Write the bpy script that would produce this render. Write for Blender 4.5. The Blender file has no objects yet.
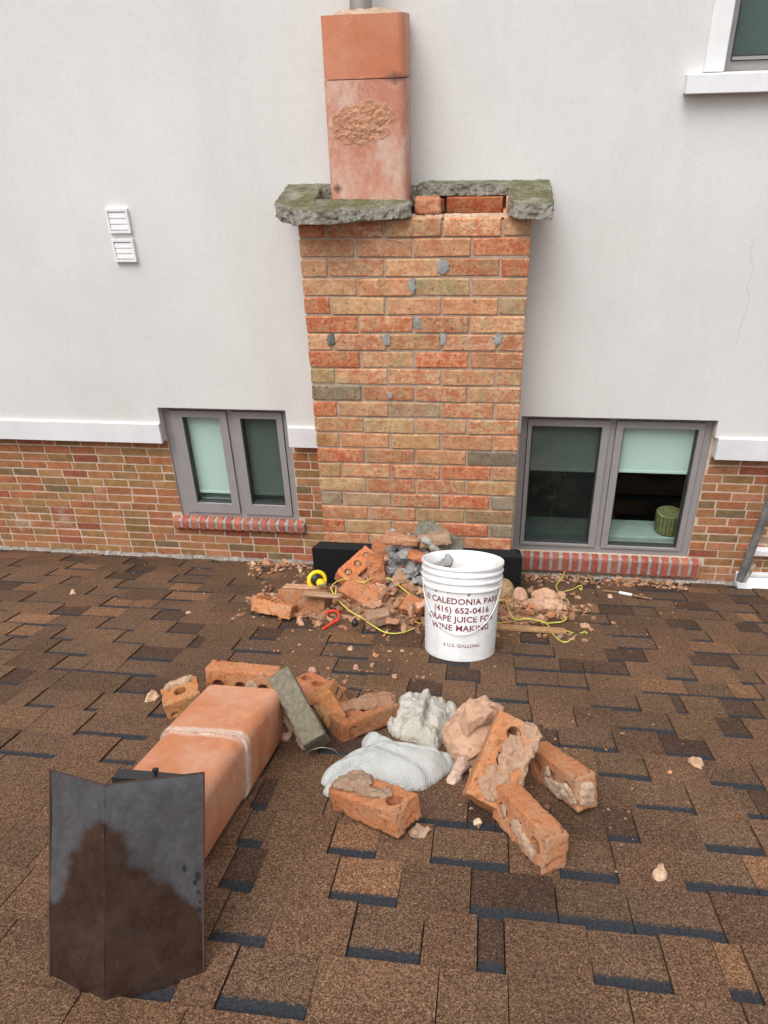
import bpy, bmesh, math, random
from mathutils import Vector, Matrix, Euler, noise
sc = bpy.context.scene
COL = sc.collection
R = math.radians

# ------------------------------------------------------------------ camera
cam_d = bpy.data.cameras.new("camera"); cam = bpy.data.objects.new("camera", cam_d); COL.objects.link(cam)
CF = 768.1
CR, CU, CFW = Vector((0.9910, 0.1289, -0.0325)), Vector((-0.0385, 0.5158, 0.8558)), Vector((-0.1275, 0.8470, -0.5163))
def basis(p, r, y):
    cy, sy = math.cos(y), math.sin(y)
    f = Vector((-sy*math.cos(p), cy*math.cos(p), -math.sin(p))); rt = Vector((cy, sy, 0)); up = rt.cross(f)
    c, s = math.cos(r), math.sin(r)
    return c*rt+s*up, -s*rt+c*up, f
CR, CU, CFW = basis(.5424, -.0379, .1494)
CP = Vector((0, 0, 2.2082))
m = Matrix((CR, CU, -CFW)).transposed().to_4x4(); m.translation = CP
cam.matrix_world = m
cam_d.sensor_fit = 'VERTICAL'; cam_d.sensor_height = 32; cam_d.lens = CF/1024*32
cam_d.clip_start = .02; cam_d.clip_end = 500
sc.camera = cam

# ------------------------------------------------------------------ sky, sun, exposure
SUN_EL, SUN_AZ = R(60), R(200)          # azimuth clockwise from +Y: behind and left of the camera
w = bpy.data.worlds.new("World"); sc.world = w; w.use_nodes = True
nt = w.node_tree; bg = nt.nodes['Background']
sky = nt.nodes.new('ShaderNodeTexSky'); sky.sky_type = 'NISHITA'; sky.sun_disc = False
sky.sun_elevation = SUN_EL; sky.sun_rotation = SUN_AZ; sky.dust_density = 6; sky.ozone_density = 1; sky.air_density = 1
hs = nt.nodes.new('ShaderNodeHueSaturation'); hs.inputs['Saturation'].default_value = .22
nt.links.new(sky.outputs[0], hs.inputs['Color']); nt.links.new(hs.outputs[0], bg.inputs[0])
bg.inputs[1].default_value = .15
sd = bpy.data.lights.new("sun", 'SUN'); sd.energy = .85; sd.angle = R(40); sd.color = (1, .985, .96)
so = bpy.data.objects.new("sun", sd); COL.objects.link(so)
dirv = Vector((math.sin(SUN_AZ)*math.cos(SUN_EL), math.cos(SUN_AZ)*math.cos(SUN_EL), math.sin(SUN_EL)))
so.rotation_euler = dirv.to_track_quat('Z', 'Y').to_euler(); so.location = dirv*20
sc.view_settings.view_transform = 'Standard'; sc.view_settings.look = 'None'
sc.view_settings.exposure = .50; sc.view_settings.gamma = 1
sc.render.engine = 'CYCLES'

# ------------------------------------------------------------------ frames of the place
YW = 3.1381                    # brick face of the house wall
SL = .3696                     # roof slope, falls towards the wall
CA, SA = math.cos(SL), math.sin(SL)
MR = Matrix.Rotation(-SL, 4, 'X'); MR.translation = Vector((0, YW, -.03))
NRM = Vector((0, SA, CA))
def ray(px, py): return CFW + CR*((px-384)/CF) - CU*((py-512)/CF)
def on_roof(px, py, h=0):      # point over the roof (roof frame: x, -v, h) for a pixel of the photograph
    d = ray(px, py); P0 = MR.translation
    t = (NRM.dot(P0-CP)+h)/NRM.dot(d)
    return MR.inverted() @ (CP+d*t)
def at_y(px, py, y): d = ray(px, py); return CP+d*(y/d.y)

# ------------------------------------------------------------------ helpers
class MB:
    def __init__(s): s.v, s.f, s.t, s.uv = [], [], [], []
    def add(s, vs, fs, tint=(1, 1, 1, 0), uvs=None):
        o = len(s.v); s.v += [tuple(v) for v in vs]
        for i, f in enumerate(fs):
            s.f.append(tuple(k+o for k in f)); s.t.append(tint)
        s.uv += (uvs if uvs else [(0, 0)]*len(vs))
        return s
    def box(s, a, b, tint=(1, 1, 1, 0), mx=None, jit=0):
        x0, y0, z0 = a; x1, y1, z1 = b
        vs = [Vector(p) for p in ((x0,y0,z0),(x1,y0,z0),(x1,y1,z0),(x0,y1,z0),(x0,y0,z1),(x1,y0,z1),(x1,y1,z1),(x0,y1,z1))]
        if jit: vs = [v+Vector((random.uniform(-jit, jit), random.uniform(-jit, jit), random.uniform(-jit, jit))) for v in vs]
        if mx: vs = [mx @ v for v in vs]
        return s.add(vs, [(0,3,2,1),(4,5,6,7),(0,1,5,4),(1,2,6,5),(2,3,7,6),(3,0,4,7)], tint)
    def cbox(s, a, b, c=.002, tint=(1, 1, 1, 0), jit=0, mx=None):     # box with chamfered edges
        x0, y0, z0 = a; x1, y1, z1 = b
        vs = []
        for sx in (0, 1):
            for sy in (0, 1):
                for sz in (0, 1):
                    p = Vector(((x0, x1)[sx], (y0, y1)[sy], (z0, z1)[sz])); i = Vector(((1, -1)[sx], (1, -1)[sy], (1, -1)[sz]))
                    j = Vector((random.uniform(-jit, jit), random.uniform(-jit, jit), random.uniform(-jit, jit)))
                    vs += [p+j+Vector((0, i.y, i.z))*c, p+j+Vector((i.x, 0, i.z))*c, p+j+Vector((i.x, i.y, 0))*c]
        if mx: vs = [mx @ v for v in vs]
        bm = bmesh.new(); [bm.verts.new(v) for v in vs]
        bmesh.ops.convex_hull(bm, input=bm.verts); 
        bm.verts.index_update()
        s.add([v.co for v in bm.verts], [[v.index for v in f.verts] for f in bm.faces], tint); bm.free()
        return s
    def prism(s, pts, z0, z1, tint=(1, 1, 1, 0)):      # pts ccw (x,y[,ztop][,zbot])
        n = len(pts)
        vs = [(p[0], p[1], p[3] if len(p) > 3 else z0) for p in pts]+[(p[0], p[1], p[2] if len(p) > 2 else z1) for p in pts]
        return s.add(vs, [tuple(range(n))[::-1], tuple(range(n, 2*n))]+[(i, (i+1) % n, (i+1) % n+n, i+n) for i in range(n)], tint)
    def lathe(s, prof, n=32, tint=(1, 1, 1, 0), mx=None, close=False):
        vs = []
        for r, z in prof:
            for k in range(n):
                a = 2*math.pi*k/n; vs.append(Vector((r*math.cos(a), r*math.sin(a), z)))
        fs = []
        for i in range(len(prof)-1):
            for k in range(n):
                fs.append((i*n+k, i*n+(k+1) % n, (i+1)*n+(k+1) % n, (i+1)*n+k))
        if close: fs.append(tuple(range(n))[::-1]); fs.append(tuple(range((len(prof)-1)*n, len(prof)*n)))
        if mx: vs = [mx @ v for v in vs]
        return s.add(vs, fs, tint)
    def tube(s, pts, r=.003, n=8, tint=(1, 1, 1, 0), smooth=4):
        P = [Vector(p) for p in pts]
        if smooth and len(P) > 2:
            Q = []
            for i in range(len(P)-1):
                a, b, c, d = P[max(i-1, 0)], P[i], P[i+1], P[min(i+2, len(P)-1)]
                for k in range(smooth):
                    t = k/smooth
                    Q.append(.5*((2*b)+(c-a)*t+(2*a-5*b+4*c-d)*t*t+(3*b-a-3*c+d)*t**3))
            P = Q+[P[-1]]
        vs = []
        for i, p in enumerate(P):
            d = (P[min(i+1, len(P)-1)]-P[max(i-1, 0)])
            if d.length < 1e-9: d = Vector((1, 0, 0))
            q = d.to_track_quat('Z', 'Y'); rr = r(i/(len(P)-1)) if callable(r) else r
            for k in range(n):
                a = 2*math.pi*k/n; vs.append(p+q @ Vector((rr*math.cos(a), rr*math.sin(a), 0)))
        fs = [(i*n+k, i*n+(k+1) % n, (i+1)*n+(k+1) % n, (i+1)*n+k) for i in range(len(P)-1) for k in range(n)]
        fs += [tuple(range(n))[::-1], tuple(range((len(P)-1)*n, len(P)*n))]
        return s.add(vs, fs, tint)
    def build(s, name, mat, parent=None, smooth=False, mx=None):
        me = bpy.data.meshes.new(name); me.from_pydata(s.v, [], s.f); me.update()
        at = me.attributes.new('tint', 'FLOAT_COLOR', 'CORNER')
        uvl = me.uv_layers.new(name='UVMap')
        cols = []; uvs = []
        for p in me.polygons:
            t = s.t[p.index]; t = t if len(t) == 4 else (*t, 0)
            for li in p.loop_indices: cols += t; uvs += s.uv[me.loops[li].vertex_index]
        at.data.foreach_set('color', cols); uvl.data.foreach_set('uv', uvs)
        return link(name, me, mat, parent, smooth, mx)
def link(name, me, mat, parent=None, smooth=False, mx=None):
    if mat is not None:
        me.materials.clear(); me.materials.append(mat)
    if smooth: me.polygons.foreach_set('use_smooth', [True]*len(me.polygons))
    o = bpy.data.objects.new(name, me); COL.objects.link(o)
    if parent: o.parent = parent
    if mx is not None: o.matrix_local = mx
    return o
def tag(o, label=None, cat=None, group=None, kind=None):
    for k, v in (('label', label), ('category', cat), ('group', group), ('kind', kind)):
        if v: o[k] = v
    return o
def thing(name, label, cat, mx=None, group=None):
    o = bpy.data.objects.new(name, None); COL.objects.link(o); o.empty_display_size = .05
    if mx is not None: o.matrix_world = mx
    return tag(o, label, cat, group, 'thing')
def set_tint(me, t):
    at = me.attributes.get('tint') or me.attributes.new('tint', 'FLOAT_COLOR', 'CORNER')
    at.data.foreach_set('color', list(t if len(t) == 4 else (*t, 0))*len(me.loops))
def smoothed(o, ang=35):
    me = o.data; me.polygons.foreach_set('use_smooth', [True]*len(me.polygons))
    bm = bmesh.new(); bm.from_mesh(me)
    for e in bm.edges:
        if len(e.link_faces) == 2 and e.calc_face_angle(0) > R(ang): e.smooth = False
    bm.to_mesh(me); bm.free(); return o
def broken(p, n_): return .0055*noise.fractal(p*55, .8, 2, 4)*(1 if abs(n_.z) < .75 else .12)-.004*abs(noise.noise(p*33))*(abs(n_.z) < .75)
def remesh(me, vox, smooth=0, amp=0, scale=30, seed=0, tint=(1, 1, 1, 0), extra=None, amp2=0, scale2=120):
    """voxel-joins a mesh of overlapping closed shapes, then wears its surface with noise"""
    o = bpy.data.objects.new('tmp', me); COL.objects.link(o)
    md = o.modifiers.new('r', 'REMESH'); md.mode = 'VOXEL'; md.voxel_size = vox
    if smooth: m2 = o.modifiers.new('s', 'SMOOTH'); m2.iterations = smooth; m2.factor = .5
    dg = bpy.context.evaluated_depsgraph_get(); out = bpy.data.meshes.new_from_object(o.evaluated_get(dg))
    bpy.data.objects.remove(o)
    off = Vector((seed*3.7, seed*1.3, seed*7.1))
    if amp or extra:
        ns = [v.normal.copy() for v in out.vertices]
        for v, nn in zip(out.vertices, ns):
            d = amp*noise.fractal(v.co*scale+off, .8, 2, 3)
            if amp2: d += amp2*(.5-1.6*abs(noise.noise(v.co*scale2*.7+off)))
            if extra: d += extra(v.co, nn)
            v.co += nn*d
    out.polygons.foreach_set('use_smooth', [True]*len(out.polygons))
    set_tint(out, tint); return out
def raw(mb):
    me = bpy.data.meshes.new('raw'); me.from_pydata(mb.v, [], mb.f); me.update(); return me
def ell(mb, c, r, rot=None, n=12, m=8):
    vs = [];
    for i in range(m+1):
        th = math.pi*i/m
        for k in range(n):
            a = 2*math.pi*k/n; p = Vector((r[0]*math.sin(th)*math.cos(a), r[1]*math.sin(th)*math.sin(a), r[2]*math.cos(th)))
            if rot: p = rot @ p
            vs.append(p+Vector(c))
    fs = [(i*n+k, (i+1)*n+k, (i+1)*n+(k+1) % n, i*n+(k+1) % n) for i in range(m) for k in range(n)]
    return mb.add(vs, fs)
def hull(mb, c, r, seed, n=14, tint=(1, 1, 1, 0), flat=1.):
    rnd = random.Random(seed); bm = bmesh.new(); rot = Euler((rnd.uniform(0, 6), rnd.uniform(0, 6), rnd.uniform(0, 6))).to_matrix()
    q = Vector((rnd.uniform(.7, 1.2), rnd.uniform(.55, .9), rnd.uniform(.35, .7)))
    for _ in range(n):
        p = Vector((rnd.gauss(0, 1), rnd.gauss(0, 1), rnd.gauss(0, 1))).normalized()
        p = Vector((max(-.72, min(.72, p.x)), max(-.72, min(.72, p.y)), max(-.72, min(.72, p.z))))*1.25
        p = Vector((p.x*q.x, p.y*q.y, p.z*q.z)); p = rot @ p if flat == 1 else Euler((rnd.uniform(-.3, .3), rnd.uniform(-.3, .3), seed)).to_matrix() @ p
        bm.verts.new(Vector(c)+p*r)
    bmesh.ops.convex_hull(bm, input=bm.verts)
    for v in [v for v in bm.verts if not v.link_faces]: bm.verts.remove(v)
    bm.verts.index_update()
    mb.add([v.co for v in bm.verts], [[v.index for v in f.verts] for f in bm.faces], tint); bm.free(); return mb

# ------------------------------------------------------------------ materials
class NT:
    def __init__(s, name):
        s.m = bpy.data.materials.new(name); s.m.use_nodes = True; s.t = s.m.node_tree; s.b = s.t.nodes['Principled BSDF']
        s.co = s.t.nodes.new('ShaderNodeTexCoord').outputs['Object']
    def n(s, ty, **k):
        x = s.t.nodes.new(ty)
        for a, v in k.items(): setattr(x, a, v)
        return x
    def l(s, a, b): s.t.links.new(a, b)
    def set(s, sock, v):
        if hasattr(v, 'is_linked') or isinstance(v, bpy.types.NodeSocket): s.l(v, sock)
        else: sock.default_value = (*v, 1) if isinstance(v, tuple) and len(v) == 3 and sock.type == 'RGBA' else v
    def noise(s, scale, detail=4, rough=.6, co=None, stretch=None, out='Fac', dist=0):
        x = s.n('ShaderNodeTexNoise'); x.inputs['Scale'].default_value = scale; x.inputs['Detail'].default_value = detail
        x.inputs['Roughness'].default_value = rough; x.inputs['Distortion'].default_value = dist
        c = co or s.co
        if stretch:
            mp = s.n('ShaderNodeMapping'); mp.inputs['Scale'].default_value = stretch; s.l(c, mp.inputs[0]); c = mp.outputs[0]
        s.l(c, x.inputs['Vector']); return x.outputs[out]
    def voro(s, scale, out='Color', feature='F1'):
        x = s.n('ShaderNodeTexVoronoi'); x.feature = feature; x.inputs['Scale'].default_value = scale; s.l(s.co, x.inputs['Vector']); return x.outputs[out]
    def ramp(s, f, *st, interp='LINEAR'):
        x = s.n('ShaderNodeValToRGB'); x.color_ramp.interpolation = interp; e = x.color_ramp.elements
        while len(e) < len(st): e.new(.5)
        for k, (p, c) in enumerate(st):
            e[k].position = p; e[k].color = (c, c, c, 1) if not isinstance(c, tuple) else (*c, 1)
        s.l(f, x.inputs[0]); return x.outputs[0]
    def mix(s, f, a, b, mode='MIX'):
        x = s.n('ShaderNodeMix', data_type='RGBA', blend_type=mode)
        s.set(x.inputs[0], f); s.set(x.inputs[6], a); s.set(x.inputs[7], b); return x.outputs[2]
    def math(s, op, a, b=0., c=None):
        x = s.n('ShaderNodeMath', operation=op); s.set(x.inputs[0], a); s.set(x.inputs[1], b)
        if c is not None: s.set(x.inputs[2], c)
        return x.outputs[0]
    def tint(s): x = s.n('ShaderNodeAttribute', attribute_name='tint'); return x.outputs['Color'], x.outputs['Alpha']
    def xyz(s, v=None): x = s.n('ShaderNodeSeparateXYZ'); s.l(v or s.co, x.inputs[0]); return x.outputs
    def bump(s, h, st=.5, d=.002, prev=None):
        x = s.n('ShaderNodeBump'); x.inputs['Strength'].default_value = st; x.inputs['Distance'].default_value = d; s.l(h, x.inputs['Height'])
        if prev: s.l(prev, x.inputs['Normal'])
        return x.outputs[0]
    def fin(s, col, rough=.85, nrm=None, spec=.3, metal=0, tinted=True):
        if tinted: col = s.mix(1., col, s.tint()[0], 'MULTIPLY')
        s.set(s.b.inputs['Base Color'], col); s.set(s.b.inputs['Roughness'], rough)
        s.b.inputs['Specular IOR Level'].default_value = spec; s.b.inputs['Metallic'].default_value = metal
        if nrm: s.l(nrm, s.b.inputs['Normal'])
        return s.m

def m_simple(name, col, rough=.6, spec=.4, metal=0, var=.12, sc_=18, bump=0):
    a = NT(name); c = a.mix(a.ramp(a.noise(sc_), (.3, 0.), (.7, 1.)), tuple(x*(1-var) for x in col), tuple(min(1, x*(1+var)) for x in col))
    return a.fin(c, rough, a.bump(a.noise(sc_*12), .3, bump) if bump else None, spec, metal)

def mk_shingle():
    a = NT('asphalt_shingle'); tc, ta = a.tint()
    v = a.xyz(a.voro(520))[0]; v2 = a.xyz(a.voro(300))[1]
    g = a.ramp(v, (0, (.018, .010, .008)), (.35, (.072, .038, .022)), (.7, (.148, .082, .047)), (1, (.37, .235, .14)))
    g2 = a.ramp(v2, (0, (.034, .019, .013)), (.6, (.108, .060, .036)), (1, (.24, .145, .088)))
    c = a.mix(.4, g, g2)
    big = a.ramp(a.noise(2.2, 3), (.35, .82), (.7, 1.15)); c = a.mix(1., c, big, 'MULTIPLY')
    dust = a.ramp(a.noise(5, 5, .7), (.5, 0.), (.8, .22)); c = a.mix(dust, c, (.17, .105, .07))
    c = a.mix(1., c, tc, 'MULTIPLY')
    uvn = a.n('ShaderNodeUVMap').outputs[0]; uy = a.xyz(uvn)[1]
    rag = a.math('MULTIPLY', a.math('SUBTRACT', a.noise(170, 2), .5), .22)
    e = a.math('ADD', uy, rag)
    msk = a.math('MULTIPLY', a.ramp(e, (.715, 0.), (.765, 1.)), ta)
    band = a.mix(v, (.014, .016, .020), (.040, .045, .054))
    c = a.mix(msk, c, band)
    b = a.bump(v, .55, .0012); b = a.bump(a.noise(60), .3, .002, b)
    return a.fin(c, .93, b, .25, tinted=False)
SHINGLE = mk_shingle()

def mk_stucco():
    a = NT('stucco'); c = a.mix(a.ramp(a.noise(1.3, 5, .65), (.3, 0.), (.7, 1.)), (.605, .602, .588), (.672, .669, .654))
    c = a.mix(a.ramp(a.noise(.7, 6, .7, stretch=(2.2, 1, .5)), (.50, 0.), (.72, .5)), c, (.54, .525, .49))
    f = a.noise(95, 3); c = a.mix(a.ramp(f, (.25, .22), (.5, 0.)), c, (.42, .41, .39))
    b = a.bump(a.noise(210, 4, .7), .5, .0012); b = a.bump(a.noise(45, 3), .25, .0012, b)
    return a.fin(c, .93, b, .2, tinted=False)
STUCCO = mk_stucco()
def mk_trim():
    a = NT('trim_render'); c = a.mix(a.ramp(a.noise(6, 5), (.3, 0.), (.75, 1.)), (.62, .625, .635), (.74, .745, .755))
    return a.fin(c, .85, a.bump(a.noise(70), .3, .0015), .25, tinted=False)
TRIM = mk_trim()
def mk_hbrick():
    a = NT('house_brick'); n1 = a.noise(28, 5, .7)
    c = a.mix(a.ramp(n1, (.3, 0.), (.72, 1.)), (.62, .60, .58), (1.2, 1.12, 1.05))
    c = a.mix(1., c, a.tint()[0], 'MULTIPLY')
    st = a.ramp(a.noise(3.4, 6, .72), (.60, 0.), (.70, .6)); c = a.mix(st, c, (.42, .39, .34)); c = a.mix(a.ramp(a.noise(60, 7, .8), (.52, 0.), (.62, .4)), c, (.30, .19, .13))
    c = a.mix(a.ramp(a.noise(210, 2), (.62, 0.), (.75, .5)), c, (.05, .035, .03))
    return a.fin(c, .88, a.bump(a.noise(120, 4), .6, .0015), .3, tinted=False)
HBRICK = mk_hbrick()
def mk_mortar(name, c0, c1, sc_=30, st=.5):
    a = NT(name); c = a.mix(a.ramp(a.noise(sc_, 6, .7), (.3, 0.), (.7, 1.)), c0, c1)
    c = a.mix(a.ramp(a.noise(sc_*7, 4, .8), (.36, .6), (.46, 0.)), c, tuple(x*.55 for x in c0)); c = a.mix(a.ramp(a.noise(sc_*9, 3, .8), (.56, 0.), (.66, .45)), c, tuple(min(1, x*1.25) for x in c1))
    return a.fin(c, .95, a.bump(a.noise(150, 9, .88), st, .005 if st > .7 else .002), .2)
HMORTAR = mk_mortar('house_mortar', (.48, .37, .27), (.64, .54, .44))
CMORTAR = mk_mortar('chimney_mortar', (.31, .235, .175), (.47, .37, .29))
def mk_cbrick():
    a = NT('chimney_brick'); tc, ta = a.tint()
    n1 = a.noise(17, 8, .8, dist=.3); n2 = a.noise(21, 9, .82, stretch=(1, 1, 1.2), dist=.35); n3 = a.noise(12, 8, .8, dist=.3)
    c = a.mix(a.ramp(n1, (.42, 0.), (.58, 1.)), (.475, .235, .12), (.62, .39, .23))
    red = a.ramp(n2, (.485, 0.), (.52, .9)); c = a.mix(a.math('MULTIPLY', red, a.math('SUBTRACT', 1., ta)), c, (.45, .15, .075))
    ol = a.ramp(n3, (.53, 0.), (.57, .7)); c = a.mix(ol, c, (.36, .28, .155)); c = a.mix(a.ramp(a.noise(30, 8, .8, stretch=(.5, 1, 1.7)), (.55, 0.), (.60, .7)), c, (.63, .40, .26))
    c = a.mix(a.ramp(a.noise(48, 4, .7), (.56, 0.), (.64, .6)), c, (.63, .47, .34))
    c = a.mix(a.ramp(a.noise(70, 3), (.32, .75), (.42, 0.)), c, (.19, .075, .045))
    c = a.mix(a.ramp(a.noise(260, 2), (.30, .6), (.40, 0.)), c, (.16, .07, .045))
    c = a.mix(1., c, tc, 'MULTIPLY')
    return a.fin(c, .85, a.bump(a.noise(85, 8, .82), 1., .0045), .25, tinted=False)
CBRICK = mk_cbrick()
def mk_lbrick():
    a = NT('loose_brick'); tc, ta = a.tint()
    c = a.mix(a.ramp(a.noise(16, 6, .75), (.32, 0.), (.68, 1.)), (.48, .180, .075), (.62, .31, .155))
    c = a.mix(a.ramp(a.noise(11, 5, .7, dist=1), (.57, 0.), (.66, .6)), c, (.50, .10, .05))
    c = a.mix(a.ramp(a.noise(34, 8, .85), (.50, 0.), (.58, .6)), c, (.36, .125, .06)); dust = a.ramp(a.noise(13, 10, .85, dist=.3), (.50, 0.), (.58, .85)); c = a.mix(dust, c, (.47, .30, .19))
    c = a.mix(a.ramp(a.noise(60, 4, .7), (.34, .75), (.44, 0.)), c, (.20, .085, .05))
    c = a.mix(a.ramp(a.noise(230, 3), (.58, 0.), (.68, .5)), c, (.62, .45, .33))
    c = a.mix(1., c, tc, 'MULTIPLY')
    return a.fin(c, .92, a.bump(a.noise(140, 9, .88), 1., .006), .2, tinted=False)
LBRICK = mk_lbrick()
OLIVE = mk_mortar('olive_brick_face', (.16, .145, .105), (.36, .32, .245), 70, 1.)
DUSTM = mk_mortar('lime_mortar', (.36, .235, .155), (.52, .37, .265), 22, .9)
GREYM = mk_mortar('cement_mortar', (.20, .20, .19), (.46, .46, .45), 26, 1.)
SANDM = mk_mortar('pale_mortar', (.46, .30, .21), (.66, .49, .38), 12, .9)
def mk_concrete():
    a = NT('mossy_concrete')
    c = a.mix(a.ramp(a.noise(14, 6, .75), (.3, 0.), (.7, 1.)), (.15, .14, .105), (.36, .34, .27))
    nz = a.xyz(a.n('ShaderNodeNewGeometry').outputs['Normal'])[2]
    up = a.ramp(nz, (.78, 0.), (.93, 1.))
    moss = a.math('MULTIPLY', up, a.ramp(a.noise(11, 9, .85), (.44, 0.), (.54, .8)))
    c = a.mix(moss, c, a.mix(a.noise(60), (.055, .055, .014), (.17, .16, .045)))
    c = a.mix(a.ramp(a.noise(42, 4, .7), (.28, .8), (.40, 0.)), c, (.055, .05, .045))
    c = a.mix(a.math('MULTIPLY', a.ramp(nz, (-.2, 1.), (.45, 0.)), a.ramp(a.noise(9, 7, .8), (.47, 0.), (.53, .9))), c, (.52, .50, .45))
    c = a.mix(a.ramp(a.voro(150, 'Distance'), (0, .7), (.16, 0.)), c, (.45, .43, .38))
    c = a.mix(a.ramp(a.noise(130, 3), (.30, .8), (.42, 0.)), c, (.045, .045, .03))
    return a.fin(c, .93, a.bump(a.noise(85, 8, .85), 1., .009), .2)
CONC = mk_concrete()
def mk_clay(name, base, base2, smear):
    a = NT(name)
    c = a.mix(a.ramp(a.noise(3.5, 5, .6), (.3, 0.), (.7, 1.)), base, base2)
    c = a.mix(a.ramp(a.noise(7, 7, .75, stretch=(1.2, 1.2, .8), dist=.3), (.44, 0.), (.60, smear)), c, (.60, .44, .36))
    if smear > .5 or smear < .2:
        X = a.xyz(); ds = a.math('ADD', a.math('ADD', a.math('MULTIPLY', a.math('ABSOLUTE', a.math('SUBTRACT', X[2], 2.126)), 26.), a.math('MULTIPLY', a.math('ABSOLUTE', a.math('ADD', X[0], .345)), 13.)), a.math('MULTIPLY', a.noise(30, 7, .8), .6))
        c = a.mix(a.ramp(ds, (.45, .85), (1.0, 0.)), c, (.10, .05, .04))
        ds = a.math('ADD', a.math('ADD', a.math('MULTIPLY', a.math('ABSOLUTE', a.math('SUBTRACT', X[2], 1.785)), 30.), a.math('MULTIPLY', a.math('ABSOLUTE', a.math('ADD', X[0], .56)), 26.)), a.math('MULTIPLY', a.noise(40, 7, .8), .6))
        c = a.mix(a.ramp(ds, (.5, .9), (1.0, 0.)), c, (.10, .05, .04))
    if smear == .3:
        yy = a.math('ABSOLUTE', a.math('ADD', a.xyz()[1], .036)); c = a.mix(a.math('MULTIPLY', a.ramp(a.math('ADD', yy, a.math('MULTIPLY', a.noise(24, 8, .8), .030)), (.020, 1.), (.034, 0.)), a.ramp(a.noise(60, 6, .8), (.38, .25), (.52, .95))), c, (.68, .55, .47))
    c = a.mix(a.ramp(a.noise(150, 3), (.62, 0.), (.72, .35)), c, (.30, .11, .06))
    c = a.mix(a.ramp(a.noise(16, 9, .85), (.54, 0.), (.62, .3)), c, (.36, .12, .06)); c = a.mix(a.ramp(a.noise(22, 8, .85, stretch=(1, 1, 2)), (.57, 0.), (.63, .35)), c, (.66, .40, .26))
    c = a.mix(a.ramp(a.noise(5, 3, .6, dist=1), (.68, 0.), (.74, .5)), c, (.42, .13, .06))
    return a.fin(c, a.ramp(a.noise(5), (.4, .42), (.6, .6)), a.bump(a.noise(90, 8, .8), .45, .003), .4)
CLAY = mk_clay('clay_liner', (.50, .175, .090), (.56, .22, .12), .14)
CLAYD = mk_clay('clay_liner_stained', (.46, .175, .115), (.56, .27, .19), .85)
CLAYL = mk_clay('clay_liner_fallen', (.45, .155, .065), (.55, .225, .105), .3)
def mk_hood():
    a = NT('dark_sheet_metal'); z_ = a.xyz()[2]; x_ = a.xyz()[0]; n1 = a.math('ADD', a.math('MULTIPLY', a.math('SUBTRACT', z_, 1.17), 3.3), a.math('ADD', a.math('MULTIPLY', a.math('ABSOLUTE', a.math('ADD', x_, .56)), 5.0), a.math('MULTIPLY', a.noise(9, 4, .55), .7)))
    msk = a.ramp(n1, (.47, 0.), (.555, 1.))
    c = a.mix(msk, a.mix(a.ramp(a.noise(14, 8, .8), (.4, 0.), (.6, 1.)), (.034, .019, .014), (.062, .037, .028)), a.mix(a.ramp(a.noise(40, 8, .85), (.4, 0.), (.6, 1.)), (.070, .070, .076), (.105, .107, .118)))  # brown stain below; grey-blue area is the sky's reflection mixed into the colour
    c = a.mix(a.ramp(a.noise(3, 3, .5, stretch=(9, 9, .6)), (.5, 0.), (.75, .35)), c, (.05, .04, .036))
    c = a.mix(a.ramp(a.noise(120, 5, .8, stretch=(1, 1, .12)), (.60, 0.), (.72, .4)), c, (.16, .15, .145))
    c = a.mix(a.ramp(a.noise(30, 6, .8), (.64, 0.), (.70, .6)), c, (.10, .05, .03))
    r = a.ramp(a.noise(18, 8, .8), (.35, .14), (.65, .28))
    return a.fin(c, r, a.bump(a.noise(7, 3), .35, .006), .8, .35)
HOOD = mk_hood()
BLACKM = m_simple('black_metal', (.022, .022, .024), .4, .5, .3)
RUST = m_simple('rusty_edge', (.065, .035, .025), .8, .2)
def mk_membrane():
    a = NT('black_membrane'); c = a.mix(a.noise(30), (.006, .006, .007), (.013, .013, .014))
    return a.fin(c, .75, a.bump(a.noise(14), .4, .004), .25)
MEMB = mk_membrane()
def mk_white_plastic():
    a = NT('white_plastic'); c = a.mix(a.ramp(a.noise(9, 6, .7), (.48, 0.), (.68, .8)), (.74, .75, .76), (.60, .58, .54))
    c = a.mix(a.ramp(a.noise(70, 6, .8, stretch=(1, 1, 2.5)), (.60, 0.), (.68, .55)), c, (.40, .36, .32))
    c = a.mix(a.ramp(a.noise(30, 5, .7), (.62, 0.), (.7, .5)), c, (.48, .44, .38))
    a.b.inputs['Subsurface Weight'].default_value = .0
    return a.fin(c, .42, a.bump(a.noise(20), .1, .002), .45)
PLASW = mk_white_plastic()
def mk_ink():
    a = NT('maroon_ink'); c = a.mix(a.ramp(a.noise(55, 6, .8), (.56, 0.), (.62, .85)), (.17, .035, .045), (.60, .56, .55)); return a.fin(c, .6)
INK = mk_ink()
YEL = m_simple('yellow_plastic', (.80, .60, .015), .4)
YSTR = m_simple('yellow_string', (.56, .53, .10), .8, var=.25, sc_=60)
BLK = m_simple('black_plastic', (.015, .015, .015), .45)
REDP = m_simple('red_plastic', (.75, .05, .03), .45)
STEEL = m_simple('steel', (.30, .29, .27), .45, .5, .6)
WOOD = m_simple('old_wood', (.25, .14, .07), .85, var=.4, sc_=40)
GALV = m_simple('weathered_pipe', (.20, .20, .195), .55, .4, .35, var=.35, sc_=25)
WHITE = m_simple('white_paint', (.74, .75, .76), .5, var=.04)
FRAME = m_simple('taupe_frame', (.285, .270, .268), .42, .4, var=.05)
GASK = m_simple('dark_gasket', (.04, .045, .045), .6)
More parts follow.
